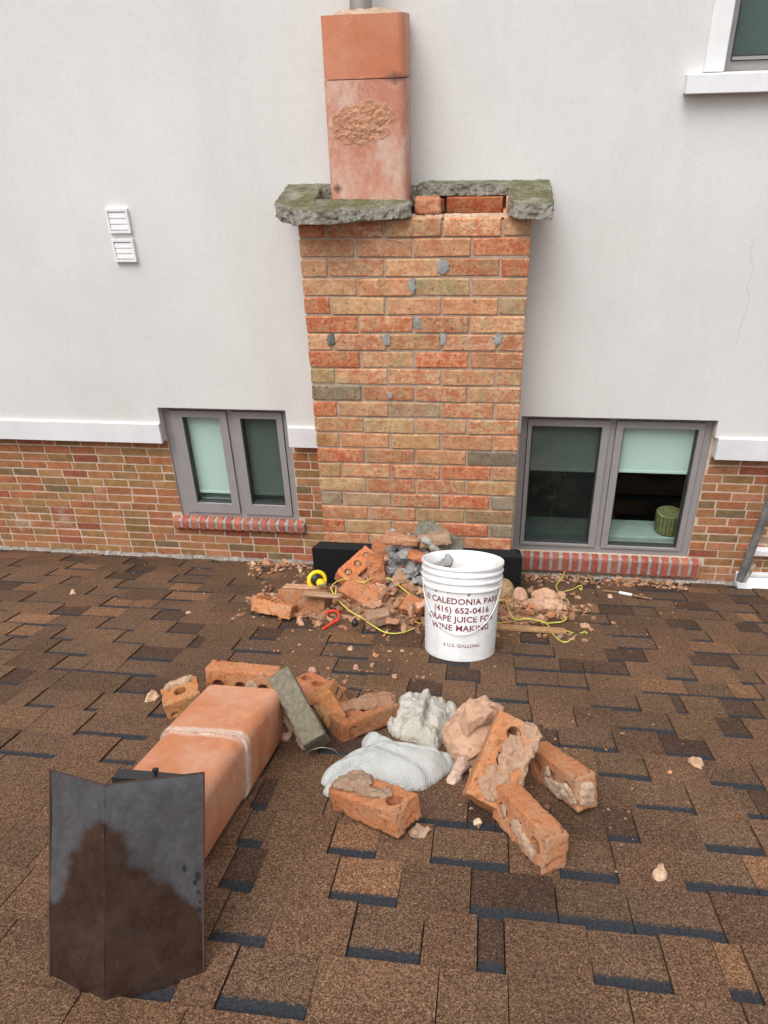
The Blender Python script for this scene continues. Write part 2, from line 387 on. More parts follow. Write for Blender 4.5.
def mk_knit(name, c0, c1, dirt):
    a = NT(name); c = a.mix(a.ramp(a.noise(14, 5), (.3, 0.), (.7, 1.)), c0, c1)
    c = a.mix(a.ramp(a.noise(24, 6, .75), (.52, 0.), (.68, dirt)), c, (.36, .27, .16))
    wv = a.n('ShaderNodeTexWave'); wv.inputs['Scale'].default_value = 85; wv.inputs['Distortion'].default_value = .6; a.l(a.co, wv.inputs['Vector'])
    w2 = a.n('ShaderNodeTexWave', bands_direction='Y'); w2.inputs['Scale'].default_value = 110; a.l(a.co, w2.inputs['Vector'])
    h = a.math('ADD', wv.outputs['Fac'], w2.outputs['Fac'])
    c = a.mix(a.ramp(a.math('MULTIPLY', h, .5), (.1, .14), (.5, 0.)), c, tuple(x*.6 for x in c0))
    return a.fin(c, .95, a.bump(a.noise(160, 4, .8), .5, .0015, a.bump(h, .6, .0026)), .15)
KNIT = mk_knit('white_knit', (.47, .48, .465), (.58, .59, .57), .12)
KNITD = mk_knit('soiled_knit', (.44, .42, .35), (.60, .58, .53), .75)
def mk_glass(name, tint):
    m_ = bpy.data.materials.new(name); m_.use_nodes = True; t = m_.node_tree; t.nodes.remove(t.nodes['Principled BSDF'])
    out = t.nodes['Material Output']; tr = t.nodes.new('ShaderNodeBsdfTransparent'); tr.inputs[0].default_value = (*tint, 1)
    gl = t.nodes.new('ShaderNodeBsdfGlossy'); gl.inputs['Roughness'].default_value = .01; gl.inputs[0].default_value = (.62, .66, .66, 1)
    fr = t.nodes.new('ShaderNodeLayerWeight'); fr.inputs[0].default_value = .5; pw = t.nodes.new('ShaderNodeMath'); pw.operation = 'POWER'; pw.inputs[1].default_value = 4
    t.links.new(fr.outputs['Facing'], pw.inputs[0]); ma = t.nodes.new('ShaderNodeMath'); ma.operation = 'MULTIPLY_ADD'; ma.inputs[1].default_value = .6; ma.inputs[2].default_value = .035; t.links.new(pw.outputs[0], ma.inputs[0]); mx = t.nodes.new('ShaderNodeMixShader')
    t.links.new(ma.outputs[0], mx.inputs[0]); t.links.new(tr.outputs[0], mx.inputs[1]); t.links.new(gl.outputs[0], mx.inputs[2]); t.links.new(mx.outputs[0], out.inputs[0])
    return m_
GLASS = mk_glass('window_glass', (.93, .99, .965))
def mk_screen():
    m_ = bpy.data.materials.new('insect_mesh'); m_.use_nodes = True; t = m_.node_tree; b = t.nodes['Principled BSDF']
    b.inputs['Base Color'].default_value = (.014, .017, .017, 1); b.inputs['Roughness'].default_value = .7
    tr = t.nodes.new('ShaderNodeBsdfTransparent'); mx = t.nodes.new('ShaderNodeMixShader'); mx.inputs[0].default_value = .36
    t.links.new(tr.outputs[0], mx.inputs[1]); t.links.new(b.outputs[0], mx.inputs[2]); t.links.new(mx.outputs[0], t.nodes['Material Output'].inputs[0]); return m_
SCREEN = mk_screen()
BLIND = m_simple('blind_fabric', (.64, .70, .68), .8, var=.03, sc_=4)
LEDGE = m_simple('ledge_paint', (.34, .38, .36), .7)
ROOM = m_simple('unlit_room_dark', (.018, .018, .019), .9)  # near-black colour carries the shade of the unlit interior
RIBG = m_simple('olive_ribbed', (.24, .22, .10), .6, var=.3, sc_=30)

# ================================================================== SETTING
random.seed(7)
gb = MB(); gb.box((-200, -200, -3.3), (200, 200, -3.2)); tag(gb.build('ground', m_simple('dry_ground', (.16, .15, .11), .95, .2, 0, .3, .5)), kind='structure')

# ---- the roof: deck, then shingles course by course (x along the wall, -y up the slope, z off the roof)
deck = MB(); deck.box((-5, -6.5, -.12), (5, .012, -.006), tint=(.3, .3, .3, 0))
roof = deck.build('roof', SHINGLE); roof.matrix_world = MR; tag(roof, kind='structure')
ROWS = {0: [(0.95, 1.089, 1)], 1: [(-2.001, -1.85, 1)], 2: [(0.615, 0.694, 0), (0.834, 0.972, 2)], 3: [(-1.882, -1.796, 0), (-1.376, -1.245, 1), (0.395, 0.499, 1), (0.637, 0.731, 0), (0.864, 0.985, 0), (1.053, 1.136, 1)], 4: [(-2.034, -1.9, 1), (0.402, 0.516, 0), (0.739, 0.857, 2), (1.002, 1.095, 2)], 5: [(-1.543, -1.434, 1), (-1.33, -1.192, 0), (0.546, 0.643, 0), (0.789, 0.863, 0)], 6: [(-1.564, -1.405, 1), (-1.267, -1.15, 2), (0.498, 0.643, 0), (0.762, 0.931, 1)], 7: [(-1.627, -1.538, 0), (-1.42, -1.269, 0), (-1.145, -1.026, 2), (0.446, 0.581, 2), (0.727, 0.875, 2)], 8: [(-1.7, -1.603, 1), (-1.523, -1.435, 0), (-1.287, -1.165, 0), (-1.011, -0.969, 2), (0.276, 0.355, 2), (0.385, 0.497, 2), (0.611, 0.707, 0), (0.842, 0.914, 0)], 9: [(-1.653, -1.563, 0), (-1.465, -1.31, 0), (-1.163, -1.008, 2), (0.26, 0.349, 0), (0.509, 0.654, 1), (0.789, 0.87, 1)], 10: [(-1.365, -1.27, 0), (-1.155, -1.003, 0), (0.338, 0.481, 0), (0.583, 0.614, 2), (0.724, 0.825, 2)], 11: [(-1.468, -1.386, 2), (-1.075, -0.947, 2), (0.396, 0.548, 0), (0.675, 0.749, 2)], 12: [(-1.28, -1.193, 0), (-1.1, -1.065, 0), (0.225, 0.372, 0), (0.494, 0.611, 2)], 13: [(-1.054, -0.853, 0), (0.306, 0.428, 0), (0.567, 0.69, 0)], 14: [(-1.195, -1.034, 0), (-0.914, -0.824, 0), (0.372, 0.499, 0), (0.611, 0.643, 0)], 15: [(-0.488, -0.451, 2), (-0.007, 0.054, 2), (0.288, 0.353, 2), (0.485, 0.601, 0)], 16: [(-0.476, -0.422, 0), (-0.285, -0.187, 1), (-0.076, 0.079, 0), (0.177, 0.288, 0), (0.413, 0.547, 0)], 17: [(-0.465, -0.401, 2), (-0.254, -0.128, 1), (0.005, 0.163, 2), (0.294, 0.448, 0)], 18: [(-0.435, -0.338, 0), (-0.197, -0.074, 0), (0.02, 0.066, 2), (0.207, 0.329, 0), (0.417, 0.464, 1)], 19: [(-0.376, -0.235, 0)]}
EX, V0 = .1338, .0902
TINT = {0: (.94, .94, .95), 1: (1.46, 1.30, 1.14), 2: (.56, .54, .58), 3: (1.0, .96, .93), 4: (.80, .77, .77), 5: (1.10, 1.04, .97)}
def tnt(k, j=.1): f = random.uniform(1-j, 1+j); return tuple(c*f*random.uniform(.985, 1.015) for c in TINT[k])
pieces = []
def course(r):
    v0, v1 = V0+EX*r, V0+EX*(r+1)
    known = sorted(ROWS.get(r, []))
    segs = []; x = -5.0+random.uniform(0, .2)
    def free(a, b):                        # fill a stretch no measured tab covers
        x = a; tooth = random.random() < .5
        while x < b-1e-4:
            wd = random.uniform(.10, .22); e = min(b, x+wd)
            if b-e < .06: e = b
            mid = (x+e)/2
            meas = (r >= 14 and -1.2 < mid < .9) or (r >= 4 and (mid > .28 and mid < 1.1)) or (r >= 5 and -1.6 < mid < -1.0)
            if tooth or (meas and random.random() < .6): k = random.choice([0, 0, 0, 0, 1, 2]) ; segs.append((x, e, 't', tnt(random.choice((3, 3, 3, 4, 5)), .08)))
            else:
                k = random.choice([0, 0, 0, 1, 2, 2]); segs.append((x, e, 'b', tnt(k)))
            tooth = not tooth; x = e
    for a, b, k in known:
        if a > x+.001: free(x, a)
        segs.append((a, b, 'b', tnt(k))); x = b
    free(x, 5.0)
    for a, b, ty, t in segs: pieces.append((r, v0, v1, a, b, ty, t))
for r in range(-1, 44): course(r)
def shingle_geo(mb, p):
    r, v0, v1, a, b, ty, t = p
    g = .0011; j = lambda s: random.uniform(-s, s)
    hb, hn = (.0085, .0032) if ty == 't' else (.0036, -.0012)
    vv0 = v0+j(.0016)+(.0 if ty == 't' else -.001); ov = v1+.02
    vs = [(a+g, -vv0, -.004), (b-g, -vv0, -.004), (b-g, -ov, -.006), (a+g, -ov, -.006),
          (a+g+j(.001), -vv0, hb+j(.0006)), (b-g+j(.001), -vv0, hb+j(.0006)), (b-g, -ov, hn-.0007), (a+g, -ov, hn-.0007)]
    tv = (v1+.02-v0)/EX
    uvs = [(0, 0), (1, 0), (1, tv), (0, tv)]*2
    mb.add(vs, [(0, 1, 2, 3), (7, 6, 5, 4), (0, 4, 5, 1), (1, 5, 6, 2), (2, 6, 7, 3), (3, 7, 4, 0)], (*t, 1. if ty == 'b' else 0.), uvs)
def vis(p):
    c = MR @ Vector(((p[3]+p[4])/2, -(p[1]+p[2])/2, 0)); d = c-CP; z = d.dot(CFW)
    if z < .15: return -1
    px = 384+CF*d.dot(CR)/z; py = 512-CF*d.dot(CU)/z
    return (p[4]-p[3])/(z*z) if -30 < px < 798 and py < 1060 else 0
order = sorted(pieces, key=lambda p: -vis(p)); nvis = sum(1 for p in pieces if vis(p) > 0)
for p in order[:290]:
    mb = MB(); shingle_geo(mb, p); mb.build('shingle', SHINGLE, roof)
mb = MB()
for p in order[290:]: shingle_geo(mb, p)
tag(mb.build('far_shingles', SHINGLE, roof), kind='stuff')

# ---- house wall: brick plinth below, rendered wall above
LW = (-1.500, -.897, .216, .833); RW = (.150, .962, .108, .832); UW = (.742, 1.75, 2.104, 3.3)
def panel(mb, x0, x1, z0, z1, y0, y1, holes, tint=(1, 1, 1, 0)):
    xs = sorted({x0, x1, *[h[0] for h in holes if x0 < h[0] < x1], *[h[1] for h in holes if x0 < h[1] < x1]})
    zs = sorted({z0, z1, *[h[2] for h in holes if z0 < h[2] < z1], *[h[3] for h in holes if z0 < h[3] < z1]})
    nx, nz = len(xs), len(zs); V = {}
    vs = []
    for i, x in enumerate(xs):
        for k, z in enumerate(zs):
            for j, y in enumerate((y0, y1)): V[i, k, j] = len(vs); vs.append((x, y, z))
    solid = lambda i, k: 0 <= i < nx-1 and 0 <= k < nz-1 and not any(h[0]-1e-6 <= xs[i] and xs[i+1] <= h[1]+1e-6 and h[2]-1e-6 <= zs[k] and zs[k+1] <= h[3]+1e-6 for h in holes)
    fs = []
    for i in range(nx-1):
        for k in range(nz-1):
            if not solid(i, k): continue
            q = lambda a, b, j: V[a, b, j]
            fs.append((q(i, k, 0), q(i+1, k, 0), q(i+1, k+1, 0), q(i, k+1, 0))); fs.append((q(i, k, 1), q(i, k+1, 1), q(i+1, k+1, 1), q(i+1, k, 1)))
            if not solid(i-1, k): fs.append((q(i, k, 0), q(i, k+1, 0), q(i, k+1, 1), q(i, k, 1)))
            if not solid(i+1, k): fs.append((q(i+1, k, 0), q(i+1, k, 1), q(i+1, k+1, 1), q(i+1, k+1, 0)))
            if not solid(i, k-1): fs.append((q(i, k, 0), q(i, k, 1), q(i+1, k, 1), q(i+1, k, 0)))
            if not solid(i, k+1): fs.append((q(i, k+1, 0), q(i+1, k+1, 0), q(i+1, k+1, 1), q(i, k+1, 1)))
    mb.add(vs, fs, tint)
wall = thing('house_wall', 'tall white stucco house wall with a low brick base above the shingle roof', 'wall', Matrix.Translation((0, YW, 0)))
def wpart(mb, name, mat, smooth=False): 
    o = mb.build(name, mat, wall, smooth); o.matrix_parent_inverse = wall.matrix_world.inverted(); return o
bpy.context.view_layer.update()
b = MB(); panel(b, -5, 5, -1.2, .66, YW+.0025, YW+.075, [LW, RW]); wpart(b, 'mortar', HMORTAR)
b = MB(); panel(b, -5, 5, .66, 6.0, YW+.004, YW+.074, [LW, RW, UW]); wpart(b, 'backing', HMORTAR)
b = MB(); panel(b, -5, 5, .752, 6.0, 3.098, YW+.003, [LW, RW, UW]); wpart(b, 'stucco', STUCCO)
for x0, x1 in ((-5, LW[0]-.002), (LW[1]+.004, -.712), (RW[1]+.012, 5)):
    b = MB(); b.cbox((x0, 3.083, .654), (x1, YW+.002, .7565), .003); wpart(b, 'trim_band', TRIM)
b = MB(); b.tube([(lambda p: (p.x, 3.0978, p.z))(at_y(px, py, 3.0978)) for px, py in ((756, 236), (750, 252), (753, 268), (747, 288), (749, 300), (742, 322), (736, 345))], .00045, 5, smooth=3); wpart(b, 'crack', m_simple('crack_grey', (.30, .29, .28), .9))
# bricks of the plinth
PAL = [((.38, .15, .07), 6), ((.37, .18, .08), 6), ((.32, .10, .06), 2), ((.31, .18, .075), 3), ((.25, .16, .065), 1.5), ((.38, .22, .10), 2), ((.20, .14, .075), .8), ((.42, .20, .11), 3)]
def pick(P, rnd=random):
    t = sum(w_ for _, w_ in P); u = rnd.uniform(0, t)
    for c, w_ in P:
        u -= w_
        if u <= 0: return c
    return P[-1][0]
WC, WL = .0442, .1327
SILLS = [(-1.548, -.868, .166, .226), (.150, 1.022, .012, .106)]
wb = []
for k in range(-3, 30):
    z1 = .6435-k*WC if False else .641-(k)*WC
    z0 = z1-WC+.0075
    if z1 > .66 or z1 < -.5: continue
    x = -5.0+(WL/2 if k % 2 else 0)+random.uniform(-.012, .012)
    while x < 5.0:
        wd = WL if random.random() > .06 else WL/2
        a, c = x, x+wd-.0075; x += wd
        segs = [(a, c)]
        for h in (LW, RW, *SILLS, (-.705, .128, -1, 5)):
            if z1 > h[2]+.004 and z0 < h[3]-.004:
                ns = []
                for s0, s1 in segs:
                    if s1 <= h[0] or s0 >= h[1]: ns.append((s0, s1)); continue
                    if s0 < h[0]: ns.append((s0, h[0]-.002))
                    if s1 > h[1]: ns.append((h[1]+.002, s1))
                segs = ns
        for s0, s1 in segs:
            if s1-s0 > .018: wb.append((s0, s1, z0, min(z1, .6425)))
inview = [q for q in wb if -2.42 < q[0] < 1.3 and q[3] > -.03]
inview.sort(key=lambda q: abs((q[0]+q[1])/2)); far = []
if len(inview) > 280: far = inview[280:]; inview = inview[:280]
far += [q for q in wb if not (-2.42 < q[0] < 1.3 and q[3] > -.03)]
def brick_geo(mb, q):
    t = pick(PAL); y = YW+random.uniform(-.0015, .001); f = random.uniform(.85, 1.12)
    mb.cbox((q[0], y, q[2]), (q[1], YW+.03, q[3]), .0015, tuple(c*f for c in t), .0008)
for q in inview:
    mb = MB(); brick_geo(mb, q); wpart(mb, 'brick', HBRICK)
mb = MB()
for q in far: brick_geo(mb, q)
tag(wpart(mb, 'outer_bricks', HBRICK), kind='stuff')
# rounded sill bricks under the windows
for (x0, x1, z0, z1), n in ((SILLS[0], 15), (SILLS[1], 19)):
    p = (x1-x0)/n
    b = MB(); b.cbox((x0, YW-.0275, z0+.003), (x1, YW+.05, z1-.005), .006); wpart(b, 'sill_mortar', mk_mortar('sill_mortar', (.24, .225, .205), (.40, .38, .35)) if n == 15 else bpy.data.materials['sill_mortar'])
    for i in range(n):
        a = x0+i*p+.0078; c = a+p-.0156+random.uniform(-.002, .002); mb = MB()
        t = random.choice([(.36, .10, .075), (.32, .085, .065), (.40, .14, .09), (.33, .12, .09)])
        prof = [(YW+.04, z0), (YW-.026, z0), (YW-.031, z0+.006), (YW-.031, z1-.020), (YW-.026, z1-.008), (YW-.014, z1), (YW+.04, z1+.001)]
        vs = [(a, y, z) for y, z in prof]+[(c, y, z) for y, z in prof]; m_ = len(prof)
        mb.add(vs, [tuple(range(m_)), tuple(range(m_, 2*m_))[::-1]]+[(i_, i_+m_, (i_+1) % m_+m_, (i_+1) % m_) for i_ in range(m_)], t)
        wpart(mb, 'sill_brick', HBRICK)
# pebbly mortar fillet where the roof meets the wall
b = MB(); n = 260
for s0 in range(n):
    x0 = -3+s0*6/n; x1 = x0+6/n
    if -.76 < x0 < .17: continue
    h = -.006+.006*noise.noise(Vector((x0*9, 0, 0))); d = .030+.012*noise.noise(Vector((x0*14, 3, 0)))
    b.cbox((x0-.002, YW-d, -.045), (x1+.002, YW+.0005, -.004+h), .004, tint=tuple([random.uniform(.75, 1.15)]*3), jit=.003)
tag(wpart(b, 'mortar_fillet', mk_mortar('wall_fillet', (.17, .15, .13), (.50, .47, .43), 60, 1.)), kind='stuff')

# rooms behind the panes
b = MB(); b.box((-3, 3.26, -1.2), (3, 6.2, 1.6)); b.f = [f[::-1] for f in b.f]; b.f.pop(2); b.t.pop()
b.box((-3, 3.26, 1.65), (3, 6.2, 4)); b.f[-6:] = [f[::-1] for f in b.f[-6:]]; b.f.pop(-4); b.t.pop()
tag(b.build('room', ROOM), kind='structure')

# ---- windows
def window(label, x0, x1, z0, z1, panes, blinds, yf=3.162, screen=0, gz=(0, 0), ledge=True):
    t = thing('window', label, 'window', Matrix.Translation((x0, yf, z0)), 'casement windows of the stucco house')
    inv = t.matrix_world.inverted()
    def P(mb, nm, mat, par=None):
        o = mb.build(nm, mat, par or t)
        if par is None: o.matrix_parent_inverse = inv
        return o
    fw = .030; xm = (panes[0][1]+panes[1][0])/2 if len(panes) > 1 else None
    b = MB(); panel(b, x0+.001, x1-.001, z0+.001, z1-.001, yf-.012, yf+.06, [(x0+fw, x1-fw, z0+fw, z1-fw)]); 
    if xm: b.box((xm-.012, yf-.010, z0+fw), (xm+.012, yf+.058, z1-fw))
    P(b, 'frame', FRAME)
    for i, (a, c) in enumerate(panes):
        l = x0+fw+.003 if i == 0 else xm+.014; r = x1-fw-.003 if i == len(panes)-1 else xm-.014
        b = MB(); panel(b, l, r, z0+fw+.003, z1-fw-.003, yf-.020, yf+.045, [(a, c, gz[0], gz[1])])
        s = P(b, 'sash', FRAME); s.matrix_parent_inverse = inv
        mi = Matrix.Identity(4)
        b = MB(); panel(b, a-.002, c+.002, gz[0]-.002, gz[1]+.002, yf-.008, yf+.02, [(a+.005, c-.005, gz[0]+.005, gz[1]-.005)]); P(b, 'gasket', GASK, s)
        b = MB(); b.box((a+.001, yf+.004, gz[0]+.001), (c-.001, yf+.008, gz[1]-.001)); P(b, 'glass_pane', GLASS, s)
        if i == screen:
            b = MB(); b.box((a+.002, yf+.022, gz[0]+.002), (c-.002, yf+.0225, gz[1]-.002)); P(b, 'insect_screen', SCREEN, s)
        bz = blinds[i]
        if bz is not None:
            b = MB(); b.box((a+.001, yf+.028, bz), (c-.001, yf+.030, gz[1]-.001)); b.box((a+.001, yf+.025, bz-.008), (c-.001, yf+.034, bz+.003)); P(b, 'roller_blind', BLIND)
    if ledge:
        b = MB(); b.cbox((x0-.02, yf+.065, z0+.02), (x1+.02, yf+.22, gz[0]+.006), .003); P(b, 'inner_ledge', LEDGE)
    return t
window('small double casement window left of the chimney, both pale green blinds drawn down', *LW, [(-1.410, -1.231), (-1.130, -.958)], [.345, .345], screen=1, gz=(.302, .768))
rw = window('large double casement window right of the chimney with half lowered blinds', *RW, [(.200, .502), (.592, .906)], [.53, .535], screen=0, gz=(.152, .768))
uw = window('upper window at the top right corner with thick white surround', .742, 1.75, 2.104, 3.3, [(.772, 1.7)], [2.0], screen=0, gz=(2.147, 3.2), ledge=False)
inv = uw.matrix_world.inverted()
for nm, a, c in (('sill', (.622, 3.052, 2.043), (1.9, YW, 2.1035)), ('side_trim', (.676, 3.078, 2.106), (.7405, YW, 3.36))):
    b = MB(); b.cbox(a, c, .003); o = b.build(nm, WHITE, uw); o.matrix_parent_inverse = inv
# pot and red thing behind the right pane
t = thing('ribbed_pot', 'olive green ribbed pot on the ledge behind the right window', 'pot', Matrix.Translation((.885, 3.285, .160)) @ Matrix.Scale(.9, 4))
b = MB(); n = 40; prof = [(.0, 0), (.050, 0), (.058, .01), (.064, .12), (.060, .125), (.0, .11)]
vs = []
for r_, z in prof:
    for k in range(n):
        rr = r_*(1+.05*(k % 2)); vs.append((rr*math.cos(2*math.pi*k/n), rr*math.sin(2*math.pi*k/n), z))
b.add(vs, [(i*n+k, i*n+(k+1) % n, (i+1)*n+(k+1) % n, (i+1)*n+k) for i in range(len(prof)-1) for k in range(n)]); b.build('ribbed_body', RIBG, t)
for k in range(20):
    a_ = 2*math.pi*k/20; b = MB(); b.tube([(.062*math.cos(a_), .062*math.sin(a_), .01), (.0675*math.cos(a_), .0675*math.sin(a_), .118)], .0022, 5, (.35, .38, .3, 0), smooth=0); b.build('rib', RIBG, t)

# ---- wall vents
for lab, z0, z1 in (('white louvred wall vent, upper one of the pair', 1.597, 1.690), ('white louvred wall vent, lower one of the pair', 1.483, 1.573)):
    t = thing('wall_vent', lab, 'vent', Matrix.Translation((-1.548, 3.095, z0+.006)), 'vents in the stucco')
    W_, H_ = .093, z1-z0
    b = MB(); panel(b, 0, W_, 0, H_, -.014, .003, [(.010, W_-.009, .009, H_-.010)]); b.build('frame', WHITE, t)
    b = MB(); b.box((.009, -.003, .009), (W_-.009, .001, H_-.011)); b.build('back_plate', WHITE, t)
    for k in range(3):
        zz = .013+k*(H_-.026)/3
        b = MB(); hh = (H_-.026)/3-.0015
        b.add([(.0105, -.0118, zz), (W_-.0105, -.0118, zz), (W_-.0105, -.0118, zz+.002), (W_-.0105, -.0098, zz+hh), (.0105, -.0098, zz+hh), (.0105, -.0118, zz+.002), (.0105, -.003, zz), (W_-.0105, -.003, zz)],
              [(0, 1, 2, 5), (5, 2, 3, 4), (6, 7, 1, 0), (1, 7, 3, 2), (6, 0, 5, 4), (7, 6, 4, 3)]); b.build('slat', WHITE, t)

# ---- chimney
QW, QH, ZT = .2122, .0708, 1.6876
MC = Matrix.Translation((-.7084, 2.8623, 0)) @ Matrix.Rotation(.0131, 4, 'Z')
chim = thing('chimney', 'mottled orange brick chimney stack standing against the stucco wall', 'chimney', MC)
CW_ = 4*QW-.010; CD = .236; BH = QH-.0085; BD = .08
b = MB(); b.box((.004, .004, -.06), (CW_-.004, BD-.004, ZT-QH-.003)); b.box((.004, BD-.004, -.06), (CW_-.004, CD, ZT-QH*3)); b.box((.004, CD-.02, ZT-QH*3), (CW_-.004, CD, ZT-.02))
b.box((.004, .004, ZT-QH-.003), (.33, BD-.01, ZT-.006)); b.box((.33, .006, ZT-QH-.003), (CW_-.004, BD-.01, ZT-.010))
b.build('mortar', CMORTAR, chim)
CP1 = [((1, 1, 1), 8), ((1.08, .96, .9), 4), ((.96, 1.0, .95), 2), ((1.12, 1.12, 1.08), 3), ((.95, .85, .8), 3), ((.90, .95, .82), 1)]
GREY = (.48, .75, 1.05)
dark = {(9, 0): (.60, .76, .88), (13, 3): (.42, .56, .68), (16, 4): (.55, .75, .9), (18, 4): (.52, .70, .85), (19, 2): (.62, .80, .92), (16, 0): (.66, .86, 1.0), (10, 2): (.72, .82, .9), (3, 2): (.85, .98, .92),
        (16, 1): (.72, .80, .86), (11, 1): (.88, .97, .9), (4, 4): (.78, .92, .9), (4, 1): (1., 1.04, .95), (17, 3): (.75, .75, .72), (17, 2): (.85, .85, .8), (15, 0): (.85, .95, .9), (18, 1): (.88, .97, .9), (8, 0): (.8, .95, .8)}
red = {(0, 0), (2, 4), (5, 0), (7, 0), (10, 0), (18, 3), (16, 3), (13, 0), (4, 0), (1, 3), (14, 3), (18, 0), (7, 2), (10, 0)}
def cbr(i, idx, x0, x1, y0, y1, hollow=False):
    z1 = ZT-i*QH; z0 = z1-BH
    t = dark.get((i, idx)) or pick(CP1)
    al = 1.0 if (i, idx) in dark else (0. if (i, idx) in red else random.choice([0, .3, .6]))
    if (i, idx) in red: t = (1.05, .80, .72)
    f = random.uniform(.9, 1.08)
    mb = MB(); mb.cbox((x0, y0-random.uniform(0, .0025), z0), (x1, y1, z1), .0034, (t[0]*f, t[1]*f, t[2]*f, al), .0019); mb.build('brick', CBRICK, chim)
for i in range(0, 23):
    if i % 2 == 0:
        h = QW/2
        cbr(i, 0, 0, h-.009, 0, min(.20, CD)); 
        for k in range(3): cbr(i, k+1, h+k*QW, h+(k+1)*QW-.009, 0, BD)
        cbr(i, 4, h+3*QW, CW_, 0, .20)
    else:
        for k in range(4): cbr(i, k, k*QW, (k+1)*QW-.009 if k < 3 else CW_, 0, BD)
        cbr(i, 8, 0, BD, BD+.009, CD-.002); cbr(i, 9, CW_-BD, CW_, BD+.009, CD-.002)
# back wythe one course higher, under the crown
mb = MB(); mb.cbox((.535, .150, ZT-.012), (.738, .225, ZT+.044), .003, (.78, .46, .36, 0.), .002); mb.build('brick', CBRICK, chim)
mb = MB(); mb.cbox((.41, .170, ZT-.012), (.525, .225, ZT+.040), .003, (.5, .36, .3, 0.), .002); mb.build('brick', CBRICK, chim)
mb = MB(); mb.cbox((.750, .07, ZT-.004), (.80, .225, ZT+.046), .003, (1.05, .85, .8, .6), .002); mb.build('brick', CBRICK, chim)
# bedding mortar smear on the exposed top of the front course
mb = MB(); 
for k in range(12):
    x0 = .395+k*.033; mb.cbox((x0, .010, ZT-.0035), (x0+.031, BD-.006, ZT+.0025+.002*noise.noise(Vector((k*1.7, 0, 0)))), .002, jit=.0015)
tag(mb.build('mortar_bed', SANDM, chim), kind=None)
# round mortar plugs showing in the face
for k, (px, py, w_, h_) in enumerate([(442.8, 266.8, .021, .026), (412.5, 286, .013, .027), (417, 323, .013, .024), (331, 339, .016, .025), (386.5, 339.5, .015, .023), (443, 339.5, .014, .024), (498, 339.5, .016, .024), (390, 395, .009, .012)]):
    P = MC.inverted() @ at_y(px, py, 2.866); mb = MB(); n = 20; rr = [1+.55*noise.noise(Vector((k*5.1, q*1.3, 0))) for q in range(n)]
    vs = [(P.x, -.0062, P.z)]+[(P.x+w_*rr[q]*math.cos(2*math.pi*q/n), -.0050, P.z+h_*rr[q]*math.sin(2*math.pi*q/n)) for q in range(n)]+[(P.x+w_*1.02*rr[q]*math.cos(2*math.pi*q/n), .002, P.z+h_*1.02*rr[q]*math.sin(2*math.pi*q/n)) for q in range(n)]
    mb.add(vs, [(0, 1+(q+1) % n, 1+q) for q in range(n)]+[(1+q, 1+(q+1) % n, 1+n+(q+1) % n, 1+n+q) for q in range(n)], tint=(1.0, 1.04, 1.06) if k != 3 else (.50, .52, .50)); mb.build('mortar_plug', GREYM, chim)
# black membrane boot round the foot
b = MB()
zt = .298
def rz(y): return (YW-y)*math.tan(SL)-.03
for x0, x1, y0, y1 in ((-.760, .180, 2.815, 2.856), (-.760, -.716, 2.856, 3.10), (.136, .180, 2.856, 3.10)):
    n_ = 1
    vs = [(x0, y0, rz(y0)-.02), (x1, y0, rz(y0)-.02), (x1, y1, rz(y1)-.02), (x0, y1, rz(y1)-.02), (x0, y0, zt-.03), (x1, y0, zt-.03), (x1, y1, zt), (x0, y1, zt)]
    if y0 > 2.83: vs[4] = (x0, y0, zt-.03 if x0 < -.5 else zt); vs[5] = (x1, y0, zt-.03 if x1 > 0 else zt); vs[6] = (x1, y1, .14); vs[7] = (x0, y1, .14)
    else: vs[4] = (x0, y0, zt-.012); vs[5] = (x1, y0, zt-.012); vs[6] = (x1-.03, y1, zt); vs[7] = (x0+.03, y1, zt)
    b.add(vs, [(0,3,2,1),(4,5,6,7),(0,1,5,4),(1,2,6,5),(2,3,7,6),(3,0,4,7)])
memb = b.build('flashing_boot', MEMB, chim); memb.matrix_parent_inverse = MC.inverted()

# ---- broken concrete crown (rests loose on the stack)
def wear(rnd): return None
b = MB()
def zt_(y): return 1.737+(y-2.77)*.115
def quadp(pts, zb): b.prism([(x, y, zt_(y), zb) for x, y in pts], zb, 0)
b.prism([(-.785, 2.86, 1.748, 1.700), (-.755, 2.815, 1.742, 1.686), (-.715, 2.80, 1.742, 1.684), (-.64, 2.80, 1.74, 1.69), (-.655, 3.095, 1.776, 1.70), (-.79, 3.095, 1.776, 1.71)], 0, 0)
b.prism([(-.712, 2.79, 1.742, 1.683), (-.69, 2.766, 1.738, 1.688), (-.55, 2.766, 1.738, 1.689), (-.46, 2.798, 1.730, 1.692), (-.31, 2.838, 1.728, 1.693), (-.293, 2.86, 1.745, 1.693), (-.30, 2.905, 1.745, 1.693), (-.66, 2.905, 1.752, 1.693)], 0, 0)
b.prism([(-.66, 3.045, 1.770, 1.71), (-.285, 3.045, 1.766, 1.70), (-.275, 3.07, 1.755, 1.70), (-.285, 3.095, 1.765, 1.70), (-.66, 3.095, 1.776, 1.71)], 0, 0)
me = remesh(raw(b), .0030, 0, .0018, 30, 3, extra=broken, amp2=.0018, scale2=140)
tag(link('concrete_slab', me, CONC), 'mossy broken concrete crown slab around the standing clay flue', 'concrete slab')
b = MB()
b.prism([(-.278, 3.035, 1.776, 1.733), (.07, 3.035, 1.772, 1.733), (.07, 3.095, 1.776, 1.733), (-.265, 3.095, 1.778, 1.733)], 0, 0)
